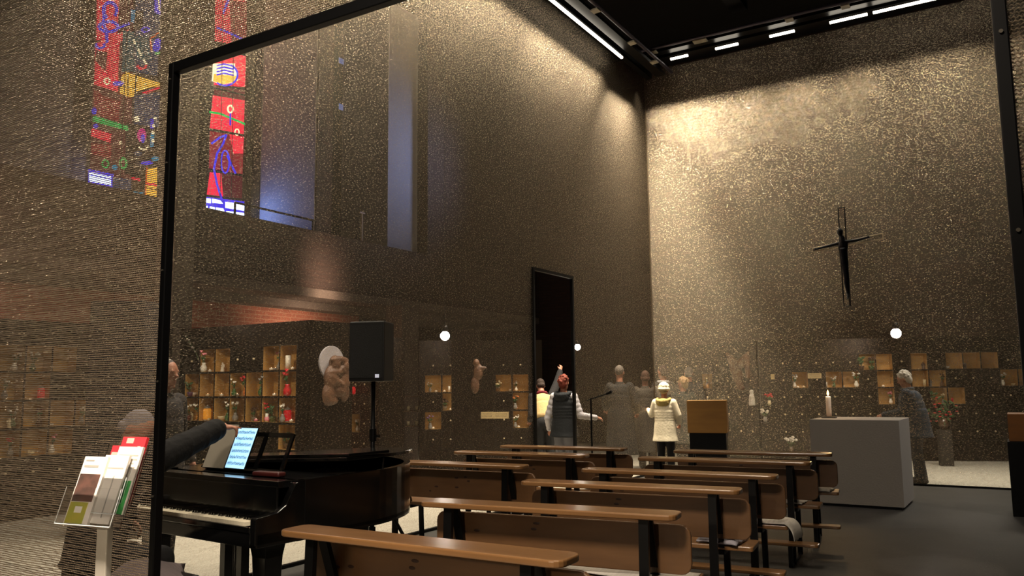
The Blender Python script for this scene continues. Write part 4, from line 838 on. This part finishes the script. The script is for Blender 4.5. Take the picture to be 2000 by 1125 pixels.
g.cone((-.15, -.1, .0), (.05, -.13, -.12), .04, .03).cone((.15, -.1, .02), (.0, -.13, .10), .04, .03).build('carving', M_wood, r, remesh=.012)
p, rz = on_panel('R', 1424, 722, .06) if False else (Vector((-4.66, 16.15, 1.72)), radians(-29)); r = thing('carved_figure', 'dark carved wooden figure with raised wings on the wall between ambo and altar', 'sculpture', p, rz)
g = MB()
for c, q in (((0, -.06, .10), (.10, .08, .12)), ((0, -.06, -.08), (.14, .08, .17)), ((.05, -.07, -.26), (.09, .06, .12)), ((-.06, -.10, .06), (.05, .05, .04)), ((.07, -.10, -.02), (.07, .05, .06)), ((.1, -.05, -.34), (.07, .05, .05))): g.ball(c, q)
g.cone((-.05, -.03, .12), (-.32, -.02, .36), .10, .03).cone((.05, -.03, .12), (.30, -.02, .36), .10, .03).cone((-.22, -.02, .30), (-.18, -.02, -.05), .07, .03).cone((.22, -.02, .32), (.24, -.02, -.15), .07, .04).build('carving', M_wood, r, remesh=.014)
p, rz = on_panel('M2', 930, 724, .05); r = thing('carved_figure', 'small carved figure leaning out from the tall bronze pillar left of the doorway', 'sculpture', p, rz)
g = MB()
for c, q in (((0, -.06, .12), (.05, .05, .06)), ((.03, -.05, -.02), (.08, .06, .13)), ((.08, -.07, .04), (.09, .03, .03)), ((-.02, -.05, -.22), (.07, .05, .14))): g.ball(c, q)
g.build('carving', M_wood, r, remesh=.012)
# shelf with red grave lights beside the relief
PB = PAN['B']; s_, z_ = PB.hit(693, 770); p = PB.M @ Vector((s_, -.11, z_)); rz = math.atan2(PB.d.y, PB.d.x)
r = thing('wall_shelf', 'narrow dark shelf carrying two red grave lights beside the loudspeaker', 'shelf', p, rz); MB().box((-.19, -.08, -.02), (.19, .108, 0)).build('board', M_bronze, r)
for k, (dx, lab, c1) in enumerate(((-.10, 'red grave light with green plant, left one on the wall shelf beside the loudspeaker', 'green'), (.10, 'red grave light with pale yellow flowers, right one on the wall shelf beside the loudspeaker', 'cream'))):
    r = thing('grave_lantern', lab, 'lantern', PB.M @ Vector((s_+dx, -.11, z_+.0005)), rz, 'red grave lights on the wall shelf')
    MB().lathe([(.055, 0), (.06, .03), (.06, .10), (.04, .13)], n=16).build('glass', mat('lantern_glass_red', COL['red'], .2, emit=COL['red'], es=.55), r, smooth=True); bouquet(r, c1, .12, .12, .08, k+3, 6)
# white figurine, vases and flowers on or before the long wall
def standing(pan, px, py, kind, lab, col='white', col2='white', sc_=1, out=.12):
    P = PAN[pan]; s_, z_ = P.hit(px, py, -out); rz = math.atan2(P.d.y, P.d.x)
    r = thing(kind, lab, kind.replace('_', ' '), P.M @ Vector((s_, -out, max(z_, .0))), rz)
    br = MB().box((-.07, -.05, -.014), (.07, out, 0)); 
    if z_ > .12: br.build('bracket', M_bronze, r)
    q = bpy.data.objects.new('holder', None)
    if kind == 'figurine': g_ = MB().lathe([(.065*sc_, 0), (.06*sc_, .12*sc_), (.05*sc_, .2*sc_), (.03*sc_, .26*sc_)], n=14).ball((0, 0, .28*sc_), .045*sc_).ball((.02, -.04, .18*sc_), .04*sc_).build('figure', gm('white'), r, remesh=.01)
    else: MB().lathe([(.03*sc_, 0), (.045*sc_, .05*sc_), (.03*sc_, .12*sc_)], n=14).build('vase', gm(col2), r, smooth=True); bouquet(r, col, .12*sc_, .16*sc_, .10*sc_, int(px), 8)
standing('C1', 1469, 792, 'figurine', 'white standing figurine on a bracket right of the ambo', sc_=.95)
standing('R', 1503, 792, 'flower_vase', 'pale vase with red flowers on a bracket right of the white figurine', 'red', 'cream', .8)
standing('R', 1495, 825, 'flower_vase', 'grey vase with white flowers, low on the wall right of the ambo', 'white', 'grey', .9)
standing('R', 1546, 886, 'flower_vase', 'white and pink flowers in a vase on the floor left of the altar', 'white', 'brown', 1.1, .3)
standing('M3', 1122, 735, 'flower_vase', 'white flowers on a bracket below the middle spotlight', 'white', 'grey', .9, .1) if False else None
# tall red flower arrangement on the floor behind the puffer-jacket woman
fp = at(1850, 905, z=0); r = thing('floor_bouquet', 'tall arrangement of red flowers on a pedestal behind the woman at the far right', 'bouquet', (fp.x+.02, fp.y-.45, 0), .3)
MB().box((-.1, -.1, 0), (.1, .1, .62)).build('pedestal', mat('dark_pedestal', '2a251e', .7), r); MB().lathe([(.05, .62), (.09, .72), (.06, .82)], n=16).build('vase', gm('brown'), r, smooth=True)
st = MB(); bl = MB(); lf = MB(); rr = random.Random(4)
for k in range(46):
    a = rr.uniform(0, 6.28); q = rr.uniform(.02, .27); z = rr.uniform(.86, 1.22)-.5*q; x, y = q*cos(a), q*sin(a)*.7; st.tube([(0, 0, .8), (x*.4, y*.4, z*.9), (x, y, z)], .003, 4)
    if k % 2: [bl.ball((x+.012*cos(t), y+.012*sin(t), z), (.016, .014, .012), 6, 4) for t in (0, 2, 4)]
    else: lf.ball((x, y, z), (.05, .008, .02), 8, 5, Matrix.Rotation(a, 3, 'Z') @ Matrix.Rotation(.6, 3, 'Y'))
st.build('stem', M_stem, r); bl.build('blossom', cm('red'), r, smooth=True); lf.build('leaf', M_leaf, r, smooth=True)
# orchid stem over the top left niche
p, rz = on_panel('A', 386, 690, .05); r = thing('orchid_branch', 'thin pale orchid branch rising over the pink flowers behind the piano', 'branch', p, rz)
MB().tube([(.10, 0, -.10), (.04, -.02, .02), (-.06, -.03, .14), (-.16, -.03, .24)], .004, 6).build('stem', M_stem, r); bl = MB()
for k in range(7): t = k/6; bl.ball((.05-.21*t, -.03, .02+.22*t+.015*sin(k*2)), (.018, .010, .014), 7, 5)
bl.build('blossom', cm('grey'), r, smooth=True)
# dark open shelf with cups behind the speaker pole
sp = at(752, 860, x=-10.2); r = thing('open_shelf', 'dark open shelf with small cups behind the speaker stand', 'shelf', (-9.3, 12.05, 0), radians(35)); mb = MB()
for z in (.02, .75, 1.02, 1.29): mb.box((-.55, -.15, z), (.25, .15, z+.025))
mb.box((-.57, -.15, .004), (-.55, .15, 1.32)).box((.25, -.15, .004), (.27, .15, 1.32)); mb.build('frame', mat('shelf_wood', '4a3422', .6), r)
for k in range(10):
    q = Matrix.Translation((-9.3, 12.05, 0)) @ Matrix.Rotation(radians(35), 4, 'Z') @ Vector((-.46+.15*(k % 5), -.05, (.775, 1.045)[k//5])); t = thing('cup', 'small pale cup in a row on the dark open shelf behind the speaker stand', 'cup', q, 0, 'cups on the open shelf')
    MB().lathe([(.022, 0), (.03, .075), (.027, .075), (.02, .01)], n=12).build('bowl', gm('cream'), t, smooth=True)

# ------------------------------------------------------------------ bright spotlights between curtain and niche walls
M_bulb = mat('lamp_glow', 'fff0e0', .4, emit='fff0e4', es=40)
def lamp(px, py, depth_y, label, e, top=10.0, r0=.075):
    p = at(px, py, y=depth_y); r = thing('hanging_spotlight', label, 'lamp', p, 0, 'bright hanging spotlights')
    MB().ball((0, 0, 0), r0, 20, 14).build('bulb', M_bulb, r, smooth=True); MB().lathe([(r0*.5, r0*.85), (r0*.75, r0*1.05), (r0*.6, r0*2.2), (.01, r0*2.4)], n=18).build('housing', STEEL, r, smooth=True)
    MB().cone((0, 0, r0*2.3), (0, 0, top-p.z), .005).build('cable', STEEL, r); light('spot_glow', 'POINT', p+Vector((0, 0, -.001)), e, (1, .86, .70), size=r0*1.05)
    return p
lamp(869, 656, 10.6, 'glaring hanging spotlight left of the doorway, above the small niche wall', 95)
lamp(1128, 678, 14.6, 'smaller glaring hanging spotlight above the red-haired person', 80, r0=.06)
lamp(1750, 651, 15.6, 'glaring hanging spotlight above the woman in the puffer jacket', 170, r0=.085)
lamp(222, 607, 6.2, 'small hanging spotlight at the far left, seen through the near curtain', 26, r0=.035)
p = lamp(300, 640, 6.0, 'hanging spotlight hidden by the near post, lighting the niches behind the piano', 40, r0=.035) if False else None
light('niche_light', 'SPOT', (-7.9, 5.4, 3.0), 120, (1, .80, .55), aim=(-8.6, 7.2, 1.5), size=.06, spot=85, blend=.7)
light('niche_light', 'SPOT', (-2.6, 15.4, 3.4), 150, (1, .82, .60), aim=(-3.2, 16.6, 1.5), size=.06, spot=80, blend=.7)
light('niche_light', 'SPOT', (-8.6, 9.5, 3.2), 90, (1, .82, .62), aim=(-9.6, 10.5, 1.6), size=.06, spot=80, blend=.7)
# ------------------------------------------------------------------ people
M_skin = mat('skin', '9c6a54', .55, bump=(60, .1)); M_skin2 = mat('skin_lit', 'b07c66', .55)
def limb(mb, pts, rs):
    for i in range(len(pts)-1):
        mb.cone(pts[i], pts[i+1], rs[i], rs[i+1], n=12); mb.ball(pts[i+1], rs[i+1], 10, 7)
    mb.ball(pts[0], rs[0], 10, 7)
def hand(mb, w_, d, up, s=1.0, curl=.5, point=False):
    """palm at wrist w_ pointing along d, back of the hand towards up; five fingers"""
    d = Vector(d).normalized(); u = Vector(up); u = (u-d*u.dot(d)).normalized(); r = d.cross(u); w_ = Vector(w_)
    R3 = Matrix((r, d, u)).transposed(); P = lambda x, y, z: w_+R3 @ Vector((x*s, y*s, z*s))
    mb.ball(P(0, .045, 0), (.040*s, .050*s, .017*s), 12, 8, R3); mb.cone(w_, P(0, .03, 0), .026*s, .030*s)
    for k, (x, L) in enumerate(((-.030, .062), (-.010, .072), (.011, .068), (.030, .054))):
        c = curl*(.15 if (point and k == 0) else 1); a = P(x, .085, 0); b = P(x, .085+L*.45*cos(c), -L*.45*sin(c)); e = P(x*.95, .085+L*.45*cos(c)+L*.35*cos(2.1*c), -L*.45*sin(c)-L*.35*sin(2.1*c))
        f = e+(e-b)*.5*cos(c)+(R3 @ Vector((0, 0, -L*.22*s*sin(c)))); limb(mb, [a, b, e, f], [.0095*s, .009*s, .008*s, .007*s])
    limb(mb, [P(-.030, .02, -.004), P(-.055, .045, -.014), P(-.058, .075, -.022)], [.014*s, .011*s, .008*s])
def person(label, loc, rz, H, arms, skin=M_skin, lean=0, name='person', legs=((-.085, 0), (.085, 0)), head_turn=0, head_nod=0, coat=None, hem=.45, puff=False, sleeve=None, trousers='1a1a1e', shoes='0c0c0c',
           hair=None, hat=None, shirt=None, width=1.0, vox=.010, coat_name='coat', seated=False, hood=None, scarf=None, group=None, hands=(None, None), curl=.6, sw=1.0):
    r = thing(name, label, 'person', loc, rz, group)
    hip = .52*H if not seated else .56; sh = hip+.30*H; hz = sh+.115*H+.0; UT = Matrix.Translation((0, 0, hip)) @ Matrix.Rotation(-radians(lean), 4, 'X') @ Matrix.Translation((0, 0, -hip))
    U = lambda p: UT @ Vector(p)
    body = MB(); k = H/1.7; HW = .062*k; hc = Vector((0, .02*k, hz))
    HT = UT @ Matrix.Translation(hc) @ Matrix.Rotation(radians(head_turn), 4, 'Z') @ Matrix.Rotation(-radians(head_nod), 4, 'X'); body.T = HT
    body.ball((0, 0, .02*k), (.072*k, .092*k, .098*k), 18, 14); body.ball((0, .030*k, -.055*k), (.052*k, .058*k, .060*k), 14, 10)      # skull and jaw
    body.cone((0, .083*k, .015*k), (0, .108*k, -.018*k), .010*k, .015*k); body.ball((0, .098*k, -.022*k), (.015*k, .014*k, .010*k))     # nose
    body.ball((0, .080*k, -.056*k), (.024*k, .012*k, .006*k)); body.ball((0, .080*k, -.066*k), (.020*k, .011*k, .006*k)); body.ball((0, .074*k, -.098*k), (.022*k, .018*k, .016*k))
    for s in (-1, 1): body.ball((s*.028*k, .080*k, .030*k), (.022*k, .012*k, .008*k)); body.ball((s*.072*k, -.005*k, -.005*k), (.012*k, .018*k, .030*k))
    body.T = None
    limb(body, [U((0, -.01*k, sh-.03)), U((0, .005*k, hz-.04*k))], [.058*k, .052*k])
    body.T = UT
    body.ball((0, 0, sh-.12*k), (.15*k, .10*k, .17*k), 16, 12); body.ball((0, 0, hip+.10*k), (.135*k, .095*k, .17*k), 16, 12); body.T = None; body.ball((0, 0, hip), (.155*k, .115*k, .12*k), 16, 12)
    SHD = []
    for s, (el, hn) in zip((-1, 1), arms):
        S = U((s*.165*k, 0, sh-.03*k)); SHD.append(S); el, hn = Vector(el), Vector(hn)
        limb(body, [S, el, hn], [.048*k, .036*k, .025*k]); spec = hands[0 if s < 0 else 1] or {}
        hand(body, hn, spec.get('d', (hn-el)), spec.get('up', (s*.6, -.2, 1)), .95*k, spec.get('curl', curl), spec.get('point', False))
    leg = []
    for s, (fx, fy) in zip((-1, 1), legs):
        Hp = Vector((s*.085*k, 0, hip-.04)); F = Vector((fx, fy, .07)); K = (Hp+F)/2+Vector((0, .02, .02)) if not seated else Vector((fx, fy-.02, .50)); leg.append((Hp, K, F))
        limb(body, [Hp, K, F], [.085*k, .055*k, .038*k]); limb(body, [F+Vector((0, 0, -.03)), F+Vector((0, .13, -.045))], [.035*k, .024*k])
    body.build('body', skin, r, remesh=vox)
    if trousers:
        t = MB(); t.ball((0, 0, hip), (.17*k, .13*k, .13*k), 16, 10)
        for Hp, K, F in leg: limb(t, [Hp, K, F+Vector((0, -.005, -.0))], [.105*k, .075*k, .065*k])
        t.build('trousers', mat('trousers_'+trousers, trousers, .9, bump=(40, .3)), r, remesh=.014)
    for Hp, K, F in leg:
        s_ = MB(); limb(s_, [F+Vector((0, -.035, -.028)), F+Vector((0, .06, -.026)), F+Vector((0, .155, -.038))], [.040*k, .042*k, .032*k]); q = s_.build('shoe', mat('shoe_'+shoes, shoes, .5), r, remesh=.01)
    if coat:
        c = MB(); M_c = mat('coat_'+coat, coat, .88, bump=(34, .5)); wd = width
        zt = sh-.005; c.T = UT; n = 7
        c.ball((0, 0, sh-.055*k), (.195*k*wd, .115*k*wd, .075*k), 18, 10); c.ball((0, 0, sh-.13*k), (.185*k*wd, .135*k*wd, .16*k), 18, 12); c.cone((0, 0, sh-.02), (0, .005, sh+.05*k), .085*k, .070*k)
        zs = [sh-.20*k-i*(sh-.20*k-max(hem, hip-.02))/n for i in range(n+1)]
        for z in zs: c.ball((0, 0, z), ((.185+.0*z)*k*wd, .145*k*wd, .075*k if puff else .10*k), 18, 10)
        c.T = None
        if hem < hip-.05:
            prof = [(.165*k*wd, hip+.22), (.192*k*wd, hip+.06), (.21*k*wd, (hip+hem)/2), (.232*k*wd, hem)]
            vs = []; N_ = 28
            for rr_, z in prof:
                for q in range(N_): a = 2*PI*q/N_; f = 1+.06*sin(5*a+z*3)*max(0, hip-z)/.4; vs.append((rr_*f*cos(a), rr_*.78*f*sin(a), z))
            c.add(vs, [(i*N_+q, i*N_+(q+1) % N_, (i+1)*N_+(q+1) % N_, (i+1)*N_+q) for i in (0, 1, 2) for q in range(N_)]+[tuple(range(N_)), tuple(range(4*N_-1, 3*N_-1, -1))])
        c2 = c if not sleeve else MB()
        for S, (el, hn) in zip(SHD, arms):
            el, hn = Vector(el), Vector(hn); w2 = hn+(el-hn)*.10
            if puff:
                P_ = [S+(el-S)*t for t in (0, .25, .5, .75, 1)]+[el+(w2-el)*t for t in (.33, .66, 1)]
                for i, p in enumerate(P_): c2.ball(p, (.078-.004*i)*k, 12, 8)
                limb(c2, [S, el, w2], [.064*k, .056*k, .042*k])
            else: 
                limb(c2, [S, el, w2], [.078*k, .064*k*sw, .050*k*sw])
                if sw > 1:
                    for t in (.15, .4, .7, .9): c2.ball(el+(w2-el)*t, (.066-.012*t)*k*sw, 12, 8)
                    c2.ball(w2, .052*k*sw, 12, 8)
        o = c.build(coat_name, M_c, r, remesh=.011 if vox > .008 else .009)
        if sleeve: c2.build('sleeve', mat('sleeve_'+sleeve, sleeve, .9, bump=(34, .5)), r, remesh=.011)
    if hair:
        kind, col = hair; h = MB(); h.T = HT; rr = random.Random(int(H*1000)+len(label)); M_h = mat('hair_'+col, col, .8, bump=(70, .8), var=((40, 40, 12), '4a4642' if kind == 'grey' else col))
        full = kind in ('curly', 'bob')
        h.ball((0, -.018*k, .038*k), ((.080 if full else .075)*k, (.098 if full else .093)*k, .092*k), 18, 14)
        if kind in ('curly', 'bob', 'short'):
            h.ball((0, -.055*k, -.015*k), (.074*k, .060*k, (.085 if full else .05)*k), 14, 10)
        if full:
            for q in range(46):
                a = rr.uniform(0, 2*PI); ph = rr.uniform(0, 1.75)
                if sin(a) > .35 and ph > .8: continue
                h.ball((.084*k*sin(ph)*cos(a), -.018*k+.102*k*sin(ph)*sin(a), .032*k+.096*k*cos(ph)), rr.uniform(.014, .024)*k, 7, 5)
        h.build('hair', M_h, r, remesh=.008)
    if hat:
        h = MB(); h.T = HT; h.ball((0, -.01*k, .06*k), (.098*k, .110*k, .095*k), 18, 12); rr = random.Random(1)
        for q in range(60): a = rr.uniform(0, 6.28); ph = rr.uniform(0, 1.5); h.ball((.094*k*sin(ph)*cos(a), -.01*k+.106*k*sin(ph)*sin(a), .06*k+.090*k*cos(ph)), .017*k, 6, 4)
        for q in range(24): a = q*2*PI/24; h.ball((.095*k*cos(a), -.01*k+.106*k*sin(a), .028*k), .022*k, 8, 6)
        h.build('hat', mat('hat_'+hat, hat, .95, bump=(90, .7)), r, remesh=.008)
    if hood:
        h = MB(); h.T = UT
        for q in range(20):
            a = 2*PI*q/20; h.ball((.12*k*cos(a), -.03*k+.11*k*sin(a), sh+.035*k-.04*k*(1 if sin(a) < 0 else 0)*abs(sin(a))), .036*k, 8, 6)
        h.ball((0, -.10*k, sh-.03*k), (.13*k, .06*k, .085*k)); h.build('hood', mat('hood_'+hood, hood, .95, bump=(60, .8)), r, remesh=.010)
    if scarf:
        h = MB(); h.T = UT
        for q in range(16): a = 2*PI*q/16; h.ball((.085*k*cos(a), .01+.08*k*sin(a), sh+.035*k), .030*k, 8, 6)
        h.build('scarf', mat('scarf_'+scarf, scarf, .9), r, remesh=.010)
    return r
D1 = lambda x, y, z: (x, y, z)
hang = ((-.25, .02, 1.10), (-.26, .10, .86)), ((.25, .02, 1.10), (.26, .10, .86))
def hg(H, f=.1): k = H/1.7; return ((-.23*k, -.02, 1.10*k), (-.24*k, f, .88*k)), ((.23*k, -.02, 1.10*k), (.24*k, f, .88*k))
# woman in the white hat and pale coat, seen from behind
person('woman in a white fluffy hat and pale cream coat seen from behind, near the ambo', (-4.86, 12.55, .004), radians(4), 1.46, (((-.22, .02, .98), (-.32, .16, 1.05)), ((.22, .02, .97), (.19, .16, .84))), coat='c4bba4', hem=.56, hat='d6cfb4', hair=('short', '8a7a60'), hood='9a8850', trousers='0c0c10', width=1.05)
# bald man in the long dark coat
person('balding man in a long dark grey coat seen from behind, through the left curtain', (-5.86, 13.06, 0), radians(8), 1.79, (((-.29, .05, 1.14), (-.34, .26, 1.05)), ((.28, .0, 1.14), (.24, .2, 1.0))), coat='161412', hem=.28, hair=('grey', '6e6258'), trousers='18161a', width=1.12)
person('person in a grey coat with an open sleeve, half hidden right of the balding man', (-5.62, 13.62, 0), radians(10), 1.70, (((-.24, .0, 1.06), (-.22, .15, .86)), ((.27, .0, 1.08), (.30, .12, .86))), coat='3a342c', hem=.30, hair=('short', '4a3022'), trousers='3a3530', width=1.05, head_turn=20)
# red-haired person in the black vest
person('red-haired person in a black quilted vest with white sleeves, standing in the curtain doorway', (-5.86, 11.0, 0), radians(6), 1.61, (((-.26, -.02, .98), (-.28, .08, .80)), ((.27, -.02, 1.02), (.46, .16, .98))), coat='101418', hem=.70, puff=True, sleeve='a8a6ac', hair=('curly', '6a2a1a'), hood='14181c', trousers='5c5c62', width=1.08, coat_name='quilted_vest')
person('person bending away in a cream furry jacket, arm raised, inside the curtain doorway', (-6.62, 11.75, 0), radians(40), 1.66, (((-.2, .1, .98), (-.2, .3, .9)), ((.30, .35, 1.55), (.36, .42, 1.72))), lean=28, coat='b39a6c', hem=.98, sleeve='1c1a1c', hair=('short', '2a1c14'), trousers='101012', scarf='5c1420', width=1.0, coat_name='furry_jacket')
# group beyond the far curtain
person('man in dark suit with white collar facing left, behind the white-hat woman', (-5.50, 14.2, 0), radians(60), 1.80, hg(1.8), coat='121216', hem=.75, hair=('short', '3a2c24'), scarf='b8b8bc', trousers='121214', coat_name='suit_jacket')
person('grey-haired tall person in dark clothes, rearmost in the group by the ambo', (-5.28, 14.95, 0), radians(20), 1.78, hg(1.78), coat='17161a', hem=.6, hair=('short', '57514c'), trousers='101012')
person('blond short-haired woman in a dark green coat, right of the hat woman', (-4.93, 13.65, 0), radians(40), 1.58, hg(1.58), coat='18201c', hem=.45, hair=('bob', '9a7c58'), trousers='101012', head_turn=30)
# woman in the puffer jacket at the right
person('grey-haired woman in a blue quilted puffer jacket and jeans, standing behind the altar', (-1.30, 13.38, 0), radians(84), 1.62, (((-.20, .16, 1.03), (-.14, .42, .98)), ((.22, .10, 1.00), (.16, .36, .98))), lean=9, coat='182838', hem=.66, puff=True, hair=('curly', 'b8b4ac'), scarf='22303c', trousers='2a323c', shoes='0a0a0c', width=1.28, legs=((-.09, -.06), (.10, .04)), coat_name='puffer_jacket', head_nod=14)
# pianist reaching for the tablet, head seen through the near curtain
hx = PT @ Vector((-.715, .39, 1.19))
PL = Vector((-4.45, 2.76, 0)); prz = radians(-6); inv = (Matrix.Translation(PL) @ Matrix.Rotation(prz, 4, 'Z')).inverted()
hnl = inv @ (hx+Vector((-.02, -.13, .035)))
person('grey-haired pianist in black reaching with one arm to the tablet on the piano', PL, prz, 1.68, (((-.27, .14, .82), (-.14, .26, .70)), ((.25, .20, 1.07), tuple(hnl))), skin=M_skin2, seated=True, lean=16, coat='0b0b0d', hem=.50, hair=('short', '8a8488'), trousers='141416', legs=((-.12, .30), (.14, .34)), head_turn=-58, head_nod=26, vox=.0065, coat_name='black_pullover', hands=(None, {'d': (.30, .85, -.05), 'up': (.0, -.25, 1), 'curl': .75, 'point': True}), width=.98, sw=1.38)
# person in dark clothes beyond the piano, face just left of the near post
q = at(322, 722, x=-5.85)
person('person in dark clothes looking right, face just showing beside the near post', (q.x, q.y, 0), radians(-75), 1.70, hg(1.7), coat='1a1618', hem=.7, hair=('short', '4a4240'), trousers='141214', head_nod=5)
